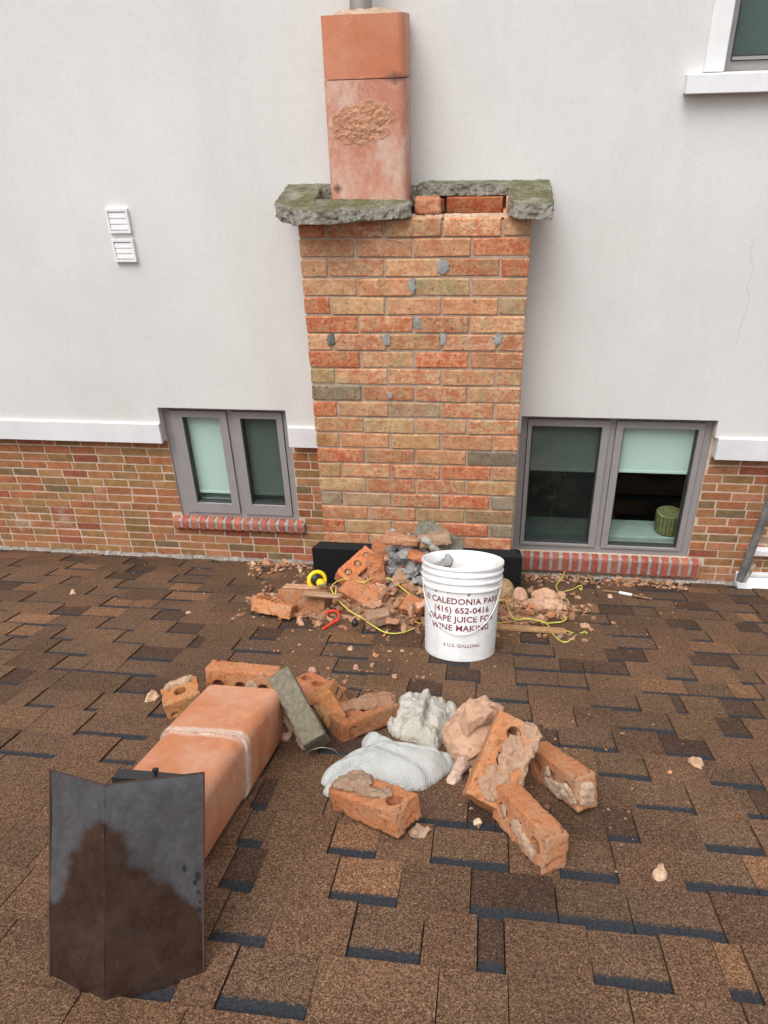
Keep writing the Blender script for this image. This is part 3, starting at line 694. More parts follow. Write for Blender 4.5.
b.prism([(.055, 2.86, 1.752, 1.694), (.08, 2.815, 1.742, 1.690), (.20, 2.80, 1.742, 1.688), (.205, 2.9, 1.757, 1.698), (.20, 3.095, 1.777, 1.72), (.055, 3.095, 1.776, 1.72)], 0, 0)
me = remesh(raw(b), .0030, 0, .0018, 30, 9, extra=broken, amp2=.0018, scale2=140)
tag(link('concrete_slab', me, CONC, mx=Matrix.Translation((-.006, 0, .002))), 'broken grey crown slab over the empty flue opening with a pale crumbled corner', 'concrete slab')

# ---- standing flue liner with pipe
def rrect(x0, x1, y0, y1, r, n=6):
    pts = []
    for cx, cy, a0 in ((x1-r, y0+r, -90), (x1-r, y1-r, 0), (x0+r, y1-r, 90), (x0+r, y0+r, 180)):
        for k in range(n+1): a = R(a0+90*k/n); pts.append((cx+r*math.cos(a), cy+r*math.sin(a)))
    return pts
def liner(mb, x0, x1, y0, y1, z0, z1, th=.016, r=.028, seg=1):
    o, i = rrect(x0, x1, y0, y1, r), rrect(x0+th, x1-th, y0+th, y1-th, max(r-th, .008)); n = len(o)
    vs = []
    zs = [z0+(z1-z0)*k/seg for k in range(seg+1)]
    for z in zs: vs += [(x, y, z) for x, y in o]
    for z in zs: vs += [(x, y, z) for x, y in i]
    fs = []
    for s in range(seg):
        for k in range(n):
            q = (k+1) % n; fs.append((s*n+k, s*n+q, (s+1)*n+q, (s+1)*n+k)); B = (seg+1)*n
            fs.append((B+s*n+q, B+s*n+k, B+(s+1)*n+k, B+(s+1)*n+q))
    B = (seg+1)*n
    for k in range(n):
        q = (k+1) % n; fs.append((seg*n+k, seg*n+q, B+seg*n+q, B+seg*n+k)); fs.append((q, k, B+k, B+q))
    mb.add(vs, fs)
fl = thing('flue_liner', 'clay flue liner standing upright on the chimney, stained pink below and clean orange above', 'flue liner', Matrix.Translation((-.447, 2.995, 1.66)))
inv = fl.matrix_world.inverted()
def FP(mb, nm, mat, **k): o = mb.build(nm, mat, fl, **k); o.matrix_parent_inverse = inv; return o
zj = 2.124
b = MB(); liner(b, -.589, -.312, 2.900, 3.088, 1.60, zj-.0015, seg=4); smoothed(FP(b, 'lower_section', CLAYD))
b = MB(); liner(b, -.587, -.310, 2.899, 3.087, zj+.0015, 2.306, seg=2); smoothed(FP(b, 'upper_section', CLAY))
b = MB(); ell(b, (-.445, 2.99, 2.302), (.125, .082, .022)); o = link('mortar_cap', remesh(raw(b), .005, 1, .005, 30, 2), DUSTM, fl); o.matrix_parent_inverse = inv
set_tint(o.data, (1.1, 1.15, 1.2))
b = MB(); b.lathe([(.038, 2.28), (.038, 2.75), (.034, 2.75), (.034, 2.3)], 24, mx=Matrix.Translation((-.462, 2.985, 0))); FP(b, 'pipe', STEEL, smooth=True)
def lump(mb, pts, r): 
    for p in pts: ell(mb, p, r)
b = MB(); NXS, NZS = 84, 66; hh = {}
for i in range(NXS):
    for k in range(NZS):
        x = -.565+.215*i/(NXS-1); z = 1.915+.155*k/(NZS-1); p = Vector((x, 0, z))
        r_ = ((x+.455)/.105)**2+((z-1.992-.12*(x+.455))/.068)**2
        q = 1-r_+.40*noise.fractal(p*26, .9, 2, 4)
        hh[i, k] = -.0012 if q < 0 else min(.0042, .0001+.0045*q)+min(1, q*2.5)*(.0030*noise.fractal(p*60, .8, 2, 4)-.003*abs(noise.noise(p*30)))
        b.v.append((x, 2.8995-max(hh[i, k], -.0015), z)); b.uv.append((0, 0))
for i in range(NXS-1):
    for k in range(NZS-1):
        if max(hh[i, k], hh[i+1, k], hh[i, k+1], hh[i+1, k+1]) > -.001:
            b.f.append((i*NZS+k, (i+1)*NZS+k, (i+1)*NZS+k+1, i*NZS+k+1)); b.t.append((.94, .70, .59, 0))
FP(b, 'mortar_scar', SANDM)
# fragment of brick left on top of the stack
b = MB(); b.cbox((0, 0, 0), (.092, .085, .052), .004, jit=.002)
tag(link('brick_piece', remesh(raw(b), .004, 1, .004, 40, 1), LBRICK, mx=Matrix.Translation((-.285, 2.912, 1.692)) @ Matrix.Rotation(.05, 4, 'Z')), 'pink half brick standing on the chimney top beside the flue opening', 'brick')
set_tint(bpy.data.objects['brick_piece'].data, (1.0, .95, 1.05))
b = MB(); ell(b, (0, 0, 0), (.022, .03, .04)); hull(b, (.01, .0, .0), .035, 5)
tag(link('mortar_lump', remesh(raw(b), .004, 1, .005, 40, 1), CONC, mx=Matrix.Translation((-.262, 3.03, 1.722))), 'dark mortar lump wedged behind the flue liner on the chimney top', 'mortar lump')

# ================================================================== LOOSE BRICKS
def RL(x, v, h, e=(0, 0, 0)): return MR @ Matrix.Translation((x, -v, h)) @ Euler(e, 'XYZ').to_matrix().to_4x4()
def cored(L, W, H, seed, holes=3, axis='z', hr=.0165, wearamp=.0035):
    """cored brick: long side x; the holes run along axis ('z' or 'y')"""
    me0 = MB(); me0.box((-L/2, -W/2, -H/2), (L/2, W/2, H/2)); o = bpy.data.objects.new('t', raw(me0)); COL.objects.link(o)
    dels = [o]
    if holes:
        c = MB(); q = L/(holes+.15)
        for k in range(holes):
            x = (k-(holes-1)/2)*q
            mx = Matrix.Translation((x, 0, 0)) @ (Matrix.Identity(4) if axis == 'z' else Matrix.Rotation(R(90), 4, 'X'))
            c.lathe([(hr, -.08), (hr, .08)], 18, mx=mx, close=True)
        co = bpy.data.objects.new('t2', raw(c)); COL.objects.link(co); dels.append(co)
        md = o.modifiers.new('b', 'BOOLEAN'); md.operation = 'DIFFERENCE'; md.object = co; md.solver = 'EXACT'
    dg = bpy.context.evaluated_depsgraph_get(); me = bpy.data.meshes.new_from_object(o.evaluated_get(dg))
    for d in dels: bpy.data.objects.remove(d)
    off = Vector((seed*2.1, seed*.7, seed))
    def ex(p, n_):
        # edges chip: push in where two outer planes meet
        dx = min(L/2-abs(p.x), .02); dy = min(W/2-abs(p.y), .02); dz = min(H/2-abs(p.z), .02)
        s = sorted((dx, dy, dz)); e = max(0, 1-s[1]/.008)
        k = noise.noise(p*46+off); k2 = noise.noise(p*21-off)
        return -e*(.0006+.0065*max(0, k-.05))-(.0035 if k2 > .42 else 0)-.0016*abs(noise.noise(p*95+off))
    return remesh(me, .0028, 0, wearamp*.30, 30, seed, extra=ex, amp2=.0012, scale2=210)
def patch(spots, vox=.003, seed=0, amp=.004):
    b = MB()
    for c, r in spots: ell(b, c, r, n=10, m=6)
    return remesh(raw(b), .0026, 0, amp*1.5, 48, seed, amp2=.0022, scale2=150)
POSE = {
'F10': ((0.120,2.259,0.044),(-0.048,0.031,-1.061),(0.199,0.056,0.080)),
'F11': ((0.204,2.051,0.051),(0.085,-0.089,-1.085),(0.200,0.055,0.080)),
'F7': ((-0.208,2.225,0.045),(0.180,-0.104,-0.616),(0.196,0.083,0.058)),
'F9': ((0.062,2.112,0.100),(0.558,-0.734,1.085),(0.205,0.100,0.059)),
'F3': ((-0.448,1.927,0.105),(0.615,0.633,-0.745),(0.208,0.061,0.085)),
'F4': ((-0.393,1.782,0.064),(-0.588,0.148,1.640),(0.122,0.064,0.090)),
'F2': ((-0.710,1.668,0.065),(-0.096,0.239,0.721),(0.199,0.059,0.080)),
'P1': ((-0.531,0.543,0.132),(0.573,-0.439,0.979),(0.202,0.082,0.061)),
'P2': ((-0.465,0.717,0.039),(0.768,0.301,-0.522),(0.202,0.082,0.061)),
'P3': ((-0.688,0.883,0.048),(-0.104,-0.020,-0.169),(0.169,0.084,0.083)),
'P4': ((-0.788,0.906,0.043),(-0.142,0.134,0.072),(0.179,0.082,0.053)),
'F6': ((-0.296,1.997,0.091),(0.445,-0.601,-0.904),(0.203,0.082,0.052)),
'F1': ((-0.817,1.789,0.050),(0.005,-0.555,0.345),(0.097,0.082,0.059)),
}
def loose(key, label, axis, seed, tint=(1, 1, 1, 0), holes=3, mort=(), mt=None, name='loose_brick', pose=None):
    (x, v, h), e, (L, W, H) = pose or POSE[key]
    t = thing(name, label, 'brick', RL(x, v, h, e), 'bricks knocked off the chimney')
    me = cored(L, W, H, seed, holes, axis); set_tint(me, tint); link('brick_body', me, OLIVE if key == 'F3' else LBRICK, t)
    for i, sp in enumerate(mort):
        pm = patch(sp, seed=seed+i); set_tint(pm, mt or (1, 1, 1)); link('mortar', pm, DUSTM, t)
    return t
# front pair: standing on a long edge, cores sideways (y)
loose('F10', 'orange brick nearest the camera with mortar filled holes in its side', 'y', 1, (1.12, 1.05, 1, 0),
      mort=[[((.000, -.027, -.004), (.022, .007, .020)), ((.028, -.028, -.012), (.020, .008, .018)), ((.045, -.029, -.020), (.024, .009, .014)), ((-.062, -.026, .0), (.015, .004, .016))]], mt=(1.1, 1.12, 1.12))
loose('F11', 'orange brick on the far right of the gloves with pale mortar on its end', 'y', 2, (1.05, 1.0, .95, 0),
      mort=[[((.1, .0, -.004), (.008, .022, .030)), ((.060, -.026, -.012), (.036, .006, .022)), ((.01, -.027, -.020), (.045, .006, .018)), ((-.02, -.026, .008), (.018, .004, .012))]], mt=(1.15, 1.2, 1.25))
loose('F7', 'orange brick lying flat in front of the white glove with tan mortar heaped on top', 'z', 3, (1.1, .98, .9, 0),
      mort=[[((-.055, .004, .031), (.045, .038, .008)), ((-.035, .0, .036), (.030, .025, .010)), ((-.070, -.015, .034), (.026, .022, .010)), ((-.005, -.012, .032), (.035, .016, .009)), ((.02, .0, .031), (.02, .012, .006)), ((.038, .006, .030), (.018, .018, .005))]], mt=(.82, .80, .80))
loose('F9', 'upended brick with a round mortar plug leaning on the big pink mortar lump', 'z', 4, (1.1, 1.02, .92, 0),
      mort=[[((-.055, .0, .029), (.040, .036, .006)), ((.02, -.01, .029), (.050, .030, .004)), ((.03, .0, .030), (.019, .019, .007)), ((.03, -.045, .008), (.07, .014, .028)), ((.085, -.03, .01), (.028, .028, .026)), ((.06, -.05, .02), (.04, .012, .018)), ((-.01, -.05, .01), (.05, .010, .022))], [((-.07, -.012, .034), (.018, .010, .009))]], mt=(1.0, .92, .88))
loose('F3', 'olive grey faced brick leaning on its corner beside the fallen flue liner', 'y', 5, (.80, .80, .78, 1),
      mort=[[((0.01, -.032, -.030), (.085, .006, .012)), ((-.02, -.036, -.045), (.05, .012, .010)), ((.06, -.034, -.04), (.03, .008, .01))]], mt=(.9, .9, .9))
loose('F4', 'short tan brick end with three slots, right of the olive brick', 'x', 6, (1.0, .98, .80, 0), holes=0, name='loose_brick')
for k in range(3):
    b = MB(); (x, v, h), e, (L, W, H) = POSE['F4']
t4 = bpy.data.objects[[o.name for o in bpy.data.objects if o.get('label', '').startswith('short tan brick end')][0]]
for k in range(3):
    b = MB(); b.cbox((-.035, -.0335, -.025+k*.021), (.035, -.0305, -.020+k*.021), .0008); b.build('slot', BLK, t4)
loose('F2', 'brick on edge behind the far end of the fallen flue liner, one round hole showing', 'y', 7, (1.08, 1.0, .95, 0), pose=((-.680, 1.660, .052), (.10, .02, -.03), (.215, .061, .102)),
      mort=[[((.035, -.032, .0), (.026, .004, .026)), ((.0, .0, .041), (.09, .02, .006))]])
loose('F6', 'dark brown mortar caked brick between the tan brick and the gloves', 'z', 8, (.80, .72, .66, 0), pose=((-.300, 1.80, .040), (.12, -.10, .72), (.185, .082, .056)),
      mort=[[((.03, .01, .030), (.06, .032, .012)), ((.07, .0, .024), (.035, .036, .020)), ((-.02, .02, .032), (.04, .02, .010)), ((.09, .01, .010), (.022, .03, .022))]], mt=(.75, .62, .55))
loose('F1', 'half brick with a core hole left of the fallen flue liner', 'z', 9, (1.0, 1.0, .85, 0), holes=1, pose=((-.815, 1.790, .048), (.25, -.30, .42), (.105, .082, .062)),
      mort=[[((.0, .035, .028), (.045, .014, .014)), ((.02, .04, .02), (.03, .012, .02))]], mt=(1.05, 1.05, 1.))
loose('F5', 'orange brick half hidden behind the olive grey brick', 'z', 10, (1.0, .85, .8, 0), pose=((-.455, 1.66, .040), (.0, .1, -.55), (.15, .082, .055)))
loose('P1', 'orange brick with three filled holes tilted against the chimney foot', 'z', 11, (1.18, .95, .85, 0), mort=[[((-.062, 0, .026), (.015, .015, .005)), ((0, 0, .026), (.015, .015, .005)), ((.062, 0, .026), (.015, .015, .005))]], mt=(.95, .8, .7))
loose('P2', 'pinkish brown brick slumped below the yellow string in the chimney rubble', 'z', 12, (.92, .86, .86, 0), holes=0, pose=((-0.462,0.750,0.060),(0.55,0.22,-0.522),(0.195,0.105,0.085)))
loose('P3', 'brown brick block under the yellow chalk line at the chimney foot', 'y', 13, (.72, .74, .72, 0), holes=0, pose=((-0.695,0.790,0.052),(-0.104,-0.020,-0.12),(0.200,0.14,0.095)))
loose('P4', 'small ridged orange brick at the left end of the chimney rubble', 'z', 14, (1.12, 1.05, .95, 0), holes=0, pose=((-0.800,0.900,0.045),(-0.142,0.134,-0.13),(0.165,0.075,0.053)))
b = MB(); t = [o for o in bpy.data.objects if o.get('label', '').startswith('small ridged')][0]
for k in range(5): b.cbox((-.078+k*.020, -.034, .022), (-.068+k*.020, .036, .030), .002, (1.1, 1.05, .95, 0))
link('ridges', remesh(raw(b), .003, 1, .002, 60, 3, tint=(1.1, 1.05, .95, 0)), LBRICK, t)

# big pink mortar lump
def lumpthing(name, label, cat, mx, parts, mat, tint=(1, 1, 1), vox=.004, amp=.006, seed=0, sc_=30, group=None):
    b = MB()
    for p in parts:
        if len(p) == 2: ell(b, p[0], p[1])
        else: hull(b, p[0], p[1], p[2])
    me = remesh(raw(b), vox, 1, amp, sc_, seed, amp2=amp*.25, scale2=150); set_tint(me, tint)
    return tag(link(name, me, mat, mx=mx), label, cat, group)
lumpthing('mortar_lump', 'large pink mortar lump between the gloves and the upended brick', 'mortar lump', RL(.000, 1.93, .062, (.15, .1, .35)),
          [((-.012, -.006, .004), (.070, .080, .060)), ((.02, .05, .018), (.060, .055, .052)), ((-.01, 0, .02), .080, 41), ((.03, .055, .025), .066, 21), ((-.03, -.045, -.005), .066, 31), ((.06, .06, .055), .036, 25), ((-.02, -.085, -.04), .034, 6)], SANDM, (1.02, .90, .82), amp=.0035, seed=3, vox=.0028, sc_=40)
lumpthing('mortar_lump', 'flat whitish mortar flake under the upended brick', 'mortar lump', RL(-.035, 2.02, .025, (.3, 0, .2)), [((0, 0, 0), .045, 8), ((.03, .03, .0), .03, 9)], SANDM, (1.1, 1.1, 1.15), vox=.003, seed=4)
for px, py, r_, lab, sd_, tt in [(695, 764, .026, 'tan angular brick chip lying alone on the right side of the roof', 3, (1.05, .98, .85)), (660, 875, .020, 'smallest pale chip lying alone at the lower right of the roof', 5, (1.15, 1.12, 1.)),
                       (418, 833, .026, 'flat brown chip under the near end of the mortar topped brick', 7, (.8, .75, .7)), (72, 593, .018, 'pale chip lying alone at the upper left of the roof', 9, (.95, .85, .78)), (188, 613, .013, 'tiny tan chip on the shingles left of the rubble pile', 11, (1., .9, .8)),
                       (151, 699, .026, 'broken tan chip at the far left, beside the half brick', 13, (1.05, .98, .85)), (263, 682, .024, 'pale orange chip wedged between the flue liner and the olive brick', 17, (1.15, .95, .85)), (312, 672, .017, 'round tan pebble of mortar behind the olive brick', 19, (1.1, 1., .9)), (285, 738, .03, 'grey mortar chip under the olive grey brick', 23, (.8, .72, .68)),
                       (477, 822, .014, 'white chip in front of the upended brick', 29, (1.4, 1.4, 1.35)), (669, 772, .011, 'thin orange chip left of the angular tan chip', 33, (1.1, .7, .5))]:
    P = on_roof(px, py, r_*.4)
    lumpthing('brick_chip', lab, 'brick chip', MR @ Matrix.Translation(P), [((0, 0, 0), r_, sd_), ((r_*.4, r_*.1, 0), r_*.7, sd_+1)] , SANDM, tt, vox=max(.0016, r_*.11), amp=r_*.12, seed=sd_, sc_=60)

# ---- fallen flue liner
t = thing('flue_liner', 'long orange clay flue liner lying on the shingles behind the metal cap', 'flue liner', RL(-.600, 2.16, .0, (0, 0, 0)))
fb = MB(); liner(fb, -.106, .108, -.095, .095, 0, 1, r=.032)
def flue_sec(nm, v0, v1, w0, w1, h0, h1, xo0=0, xo1=0):
    b = MB(); oo = []; N = 8
    for k in range(N+1):
        f = k/N; v = v0+(v1-v0)*f; W = w0+(w1-w0)*f; H = h0+(h1-h0)*f; xo = xo0+(xo1-xo0)*f
        oo.append((rrect(-W/2+xo, W/2+xo, .004, H, .027), rrect(-W/2+xo+.017, W/2+xo-.017, .021, H-.017, .018), -(v-2.16)))
    n = len(oo[0][0]); vs = []
    for o, i, y in oo: vs += [(x, y, z) for x, z in o]
    for o, i, y in oo: vs += [(x, y, z) for x, z in i]
    B = (N+1)*n; fs = []
    for s in range(N):
        for k in range(n):
            q = (k+1) % n; fs += [(s*n+k, s*n+q, (s+1)*n+q, (s+1)*n+k), (B+s*n+q, B+s*n+k, B+(s+1)*n+k, B+(s+1)*n+q)]
    for k in range(n):
        q = (k+1) % n; fs += [(q, k, B+k, B+q), (N*n+k, N*n+q, B+N*n+q, B+N*n+k)]
    b.add(vs, fs); return smoothed(b.build(nm, CLAYL, t))
flue_sec('rear_section', 1.93, 2.20, .206, .204, .158, .165, .006, .002)
flue_sec('front_section', 2.2015, 2.45, .194, .190, .158, .160, .001, -.002)
b = MB()      # mortar smeared thinly along the joint
ring = [p for p in rrect(-.0985, .1045, .003, .1665, .028, 10)]
k0 = min(range(len(ring)), key=lambda k: (ring[k][1] > .06, ring[k][0] > 0) if False else abs(ring[k][0]-.1045)+abs(ring[k][1]-.037))
pts = ring[k0:]+ring[:k0]; path = []
for p, q in zip(pts, pts[1:]):
    if p[1] < .03 and q[1] < .03: continue
    ns = max(1, int(math.hypot(q[0]-p[0], q[1]-p[1])/.003))
    path += [(p[0]+(q[0]-p[0])*f/ns, p[1]+(q[1]-p[1])*f/ns) for f in range(ns)]
cx, cz = .002, .085; rows_ = []
for k, (x, z) in enumerate(path):
    w0 = .002+.006*max(0, noise.noise(Vector((x*22, z*22, 1)))+.25); w1 = .001+.008*max(0, noise.noise(Vector((x*28, z*28, 9)))+.3)
    d = Vector((x-cx, z-cz)).normalized(); th_ = .0004+.0010*abs(noise.noise(Vector((x*80, z*80, 3))))
    rows_.append([(x+d.x*o, -.041+y, z+d.y*o) for y, o in ((-w0, -.002), (-w0*.7, th_*.5), (0, th_), (w1*.6, th_*.7), (w1, -.002))])
vs = [v for r_ in rows_ for v in r_]; fs = [(i*5+j, i*5+j+1, (i+1)*5+j+1, (i+1)*5+j) for i in range(len(rows_)-1) for j in range(4)]
fs += [(i*5+4, i*5, (i+1)*5, (i+1)*5+4) for i in range(len(rows_)-1)]
b.add(vs, fs, (1.1, 1.15, 1.22, 0)); b.build('mortar_joint', SANDM, t, smooth=True)

# ---- metal cap leaning on the liner
hd = thing('metal_hood', 'dark folded sheet metal hood standing on edge in front of the fallen liner', 'metal hood', RL(-.542, 2.776, 0))
inv = hd.matrix_world.inverted()
up = (CU+Vector((0, .0, 0))).normalized()
PB = [MR @ on_roof(50, 978, .001), MR @ on_roof(105, 1005, .001), MR @ on_roof(203.5, 975, .001)]
hgt = [.332, .336, .325]
PT = [p+up*h for p, h in zip(PB, hgt)]
b = MB(); nx, nz = 8, 14; th = .0016
def sheet(A, B, C_, D):   # bottom A->B, top D->C_
    nrm = (B-A).cross(D-A).normalized()
    for s in (0, 1):
        off = nrm*(-th*s); vs = []
        for i in range(nz+1):
            for j in range(nx+1):
                u, v_ = j/nx, i/nz; p = (A*(1-u)+B*u)*(1-v_)+(D*(1-u)+C_*u)*v_
                vs.append(p+off+nrm*(.0032*noise.noise(p*9)+.0012*noise.noise(p*26)+.0016*math.sin(v_*3.1)*math.sin(u*3.1)))
        fs = [(i*(nx+1)+j, i*(nx+1)+j+1, (i+1)*(nx+1)+j+1, (i+1)*(nx+1)+j) for i in range(nz) for j in range(nx)]
        b.add(vs, fs if s == 0 else [f[::-1] for f in fs])
sheet(PB[0], PB[1], PT[1], PT[0]); sheet(PB[1], PB[2], PT[2], PT[1])
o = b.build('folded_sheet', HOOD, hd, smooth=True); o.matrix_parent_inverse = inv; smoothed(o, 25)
b = MB()
b.tube([PB[0], PT[0]], .0022, 6, smooth=0); b.tube([PB[2], PT[2]], .0022, 6, smooth=0); b.tube([PB[0], PB[1], PB[2]], .0016, 6, smooth=0); b.tube([PT[0], PT[1], PT[2]], .0014, 6, smooth=0)
for u_, w_ in ((.80, .52), (.90, .47), (.93, .42), (.95, .36), (.96, .30), (.95, .26), (.91, .40)):
    pass
o = b.build('rolled_edge', RUST, hd); o.matrix_parent_inverse = inv
b = MB()
nr = (PB[2]-PB[1]).cross(PT[1]-PB[1]).normalized()
for k, (u_, w_, r0) in enumerate(((.79, .55, .004), (.93, .50, .005), (.90, .47, .003), (.94, .42, .0025), (.955, .37, .002), (.95, .33, .003), (.93, .29, .002), (.96, .26, .0015))):
    c_ = (PB[1]*(1-u_)+PB[2]*u_)*(1-w_)+(PT[1]*(1-u_)+PT[2]*u_)*w_; e1 = (PB[2]-PB[1]).normalized(); e2 = e1.cross(nr); c_ = c_+nr*.0035*(1 if nr.dot(CP-c_) > 0 else -1)
    vs = [c_+(e1*math.cos(q*.785)*.7+e2*math.sin(q*.785)*1.5)*r0*(1+.5*noise.noise(Vector((k*3.3, q, 0)))) for q in range(8)]; b.add(vs, [tuple(range(8))])
o = b.build('tar_spots', BLK, hd); o.matrix_parent_inverse = inv
# bracket box between the cap and the liner
b = MB(); 
A0 = on_roof(120, 769, .195); A1 = on_roof(196, 772, .195)
x0, x1, y1 = A0.x, A1.x, A0.y
b.box((x0, y1-.030, .193), (x1, y1, .196)); b.box((x0, y1-.033, .135), (x1, y1-.030, .196)); b.box((x0, y1-.030, .150), (x0+.003, y1, .193)); b.box((x1-.003, y1-.030, .150), (x1, y1, .193))
o = b.build('bracket', BLACKM, hd); o.matrix_parent_inverse = inv @ MR
b = MB(); sx = on_roof(160, 768, .2).x
b.lathe([(0, .196), (.0035, .196), (.0035, .204), (.0065, .205), (.0065, .209), (.003, .2105), (0, .211)], 12, mx=Matrix.Translation((sx, y1-.013, 0))); o = b.build('screw', BLACKM, hd); o.matrix_parent_inverse = inv @ MR

# ---- bucket
BX, BV, BHh = -.062, 1.134, .335
bk = thing('bucket', 'white plastic grape juice bucket standing in front of the chimney rubble', 'bucket', RL(BX, BV, .002))
RB, RT = .1215, .134
def rad(z): return RB+(RT-RB)*z/BHh
prof = [(0, .003), (RB-.008, .003), (RB-.004, 0), (RB, .003), (RB+.001, .010), (rad(.245), .245), (.1385, .247), (.1385, .252), (rad(.252)+.001, .254), (rad(.272)+.001, .272), (.1405, .274), (.1405, .279), (rad(.28)+.002, .281), (rad(.296)+.002, .296), (.1415, .298), (.1415, .303), (rad(.305)+.002, .305),
        (rad(.318)+.002, .318), (.1418, .320), (.1425, .326), (.1412, .330), (.1375, .3305), (.1345, .327), (.131, .30), (RB-.003, .008), (0, .006)]
b = MB(); b.lathe(prof, 72); smoothed(b.build('body', PLASW, bk), 40)
b = MB(); b.lathe([(0, .262), (.05, .264), (.09, .258), (.128, .252), (.128, .24), (0, .24)], 40)
link('rubble_fill', remesh(raw(b), .004, 0, .012, 40, 4), DUSTM, bk)
b = MB()
hp = [(.1445*math.cos(a), .1445*math.sin(a)) for a in (0, 0)]
pts = []
for k in range(25):
    u = k/24; a = R(180+12)+u*R(156); z = .262-.160*math.sin(math.pi*u)**.8; r_ = rad(z)+.0065+.004*math.sin(math.pi*u); pts.append((r_*math.cos(a), r_*math.sin(a), z))
b.tube(pts, .0016, 8, smooth=2); b.build('handle', PLASW, bk, smooth=True)
for a in (R(192), R(348)):
    b = MB(); b.lathe([(0, 0), (.009, 0), (.009, .006), (.006, .008), (0, .008)], 14, mx=Matrix.Rotation(a, 4, 'Z') @ Matrix.Translation((rad(.262), 0, .262)) @ Matrix.Rotation(R(90), 4, 'Y')); b.build('handle_ear', PLASW, bk)
b = MB(); hull(b, (0, 0, 0), .05, 77, n=14); ell(b, (.0, .0, -.02), (.04, .035, .04))
link('concrete_lump', remesh(raw(b), .003, 0, .004, 40, 6, extra=broken), GREYM, bk, mx=Matrix.Translation((-.065, .045, .285)) @ Euler((.4, .5, .2)).to_matrix().to_4x4())
def wrap_text(s, size, z, centre, sx=1.0):
    cu = bpy.data.curves.new('txt', 'FONT'); cu.body = s; cu.size = size; cu.align_x = 'CENTER'; cu.offset = size*.024; cu.resolution_u = 3; cu.extrude = .0; cu.space_character = 1.05
    o = bpy.data.objects.new('txt', cu); COL.objects.link(o); dg = bpy.context.evaluated_depsgraph_get()
    me = bpy.data.meshes.new_from_object(o.evaluated_get(dg)); bpy.data.objects.remove(o)
    bm = bmesh.new(); bm.from_mesh(me)
    long = [e for e in bm.edges if e.calc_length() > .006]
    bmesh.ops.subdivide_edges(bm, edges=long, cuts=2); bmesh.ops.triangulate(bm, faces=bm.faces)
    for v in bm.verts:
        zz = z+v.co.y; a = centre+v.co.x*sx/rad(zz); r_ = rad(zz)+.0008
        v.co = Vector((r_*math.cos(a), r_*math.sin(a), zz))
    bm.to_mesh(me); bm.free(); set_tint(me, (1, 1, 1)); link('lettering', me, INK, bk)
c0 = R(-89)
wrap_text('10 CALEDONIA PARK', .0285, .205, c0+R(1), 1.08); wrap_text('(416) 652-0416', .0285, .174, c0+R(1), 1.08); wrap_text('GRAPE JUICE FOR', .0285, .143, c0+R(0), 1.08); wrap_text('WINE MAKING', .0285, .112, c0, 1.08); wrap_text('5 U.S. GALLONS', .0155, .054, c0+R(3), 1.1)

# ---- gloves: a closed cushion over an outline, thickest away from its edge, with folds and seams
def pillow(outline, H, wd, feat, vox, sm, amp, sc_, seed, extra=None, amp2=0, scale2=120, step=.0035):
    P = [on_roof(*p) for p in outline]; P = [Vector((p.x, p.y)) for p in P]; n = len(P)
    def inside(q):
        c = False
        for i in range(n):
            a, b_ = P[i], P[i-1]
            if (a.y > q.y) != (b_.y > q.y) and q.x < (b_.x-a.x)*(q.y-a.y)/(b_.y-a.y)+a.x: c = not c
        return c
    def dist(q):
        m_ = 9
        for i in range(n):
            a, b_ = P[i], P[i-1]; d = b_-a; t_ = max(0, min(1, (q-a).dot(d)/max(d.length_squared, 1e-9))); m_ = min(m_, (q-(a+d*t_)).length)
        return m_
    x0, x1 = min(p.x for p in P), max(p.x for p in P); y0, y1 = min(p.y for p in P), max(p.y for p in P)
    nx, ny = int((x1-x0)/step)+3, int((y1-y0)/step)+3; top = {}
    b = MB(); T, Bt = {}, {}
    for i in range(nx):
        for j in range(ny):
            q = Vector((x0+(i-1)*step, y0+(j-1)*step))
            if not inside(q): continue
            d = dist(q); h = H*(1-math.exp(-(d+.002)/wd)); h *= feat(q) if feat else 1
            T[i, j] = len(b.v); b.v.append((q.x, q.y, .007+max(h, .003))); b.uv.append((0, 0))
            Bt[i, j] = len(b.v); b.v.append((q.x, q.y, .002)); b.uv.append((0, 0))
    ok = lambda i, j: all(k in T for k in ((i, j), (i+1, j), (i+1, j+1), (i, j+1)))
    for i in range(nx):
        for j in range(ny):
            if not ok(i, j): continue
            c = [(i, j), (i+1, j), (i+1, j+1), (i, j+1)]
            b.f.append(tuple(T[k] for k in c)); b.f.append(tuple(Bt[k] for k in c[::-1])); b.t += [(1, 1, 1, 0)]*2
            for e0, e1, ni, nj in ((0, 1, i, j-1), (1, 2, i+1, j), (2, 3, i, j+1), (3, 0, i-1, j)):
                if not ok(ni, nj): b.f.append((Bt[c[e0]], Bt[c[e1]], T[c[e1]], T[c[e0]])); b.t.append((1, 1, 1, 0))
    return remesh(raw(b), vox, sm, amp, sc_, seed, extra=extra, amp2=amp2, scale2=scale2)
def seg_d(q, a, b_): d = b_-a; t_ = max(0, min(1, (q-a).dot(d)/d.length_squared)); return (q-(a+d*t_)).length
R2 = lambda px, py, h=.03: Vector(on_roof(px, py, h)[:2])
creases = [(R2(322, 786, .01), R2(352, 776, .02), .35, .006), (R2(366, 744), R2(392, 742), .45, .007), (R2(385, 760), R2(430, 775), .15, .015), (R2(350, 765), R2(380, 755), .22, .006), (R2(345, 775), R2(372, 768), .2, .005), (R2(375, 748), R2(412, 752), .2, .006), (R2(400, 757), R2(440, 760), .16, .006), (R2(420, 745), R2(450, 762), .25, .008), (R2(372, 750), R2(356, 785), .10, .008)]
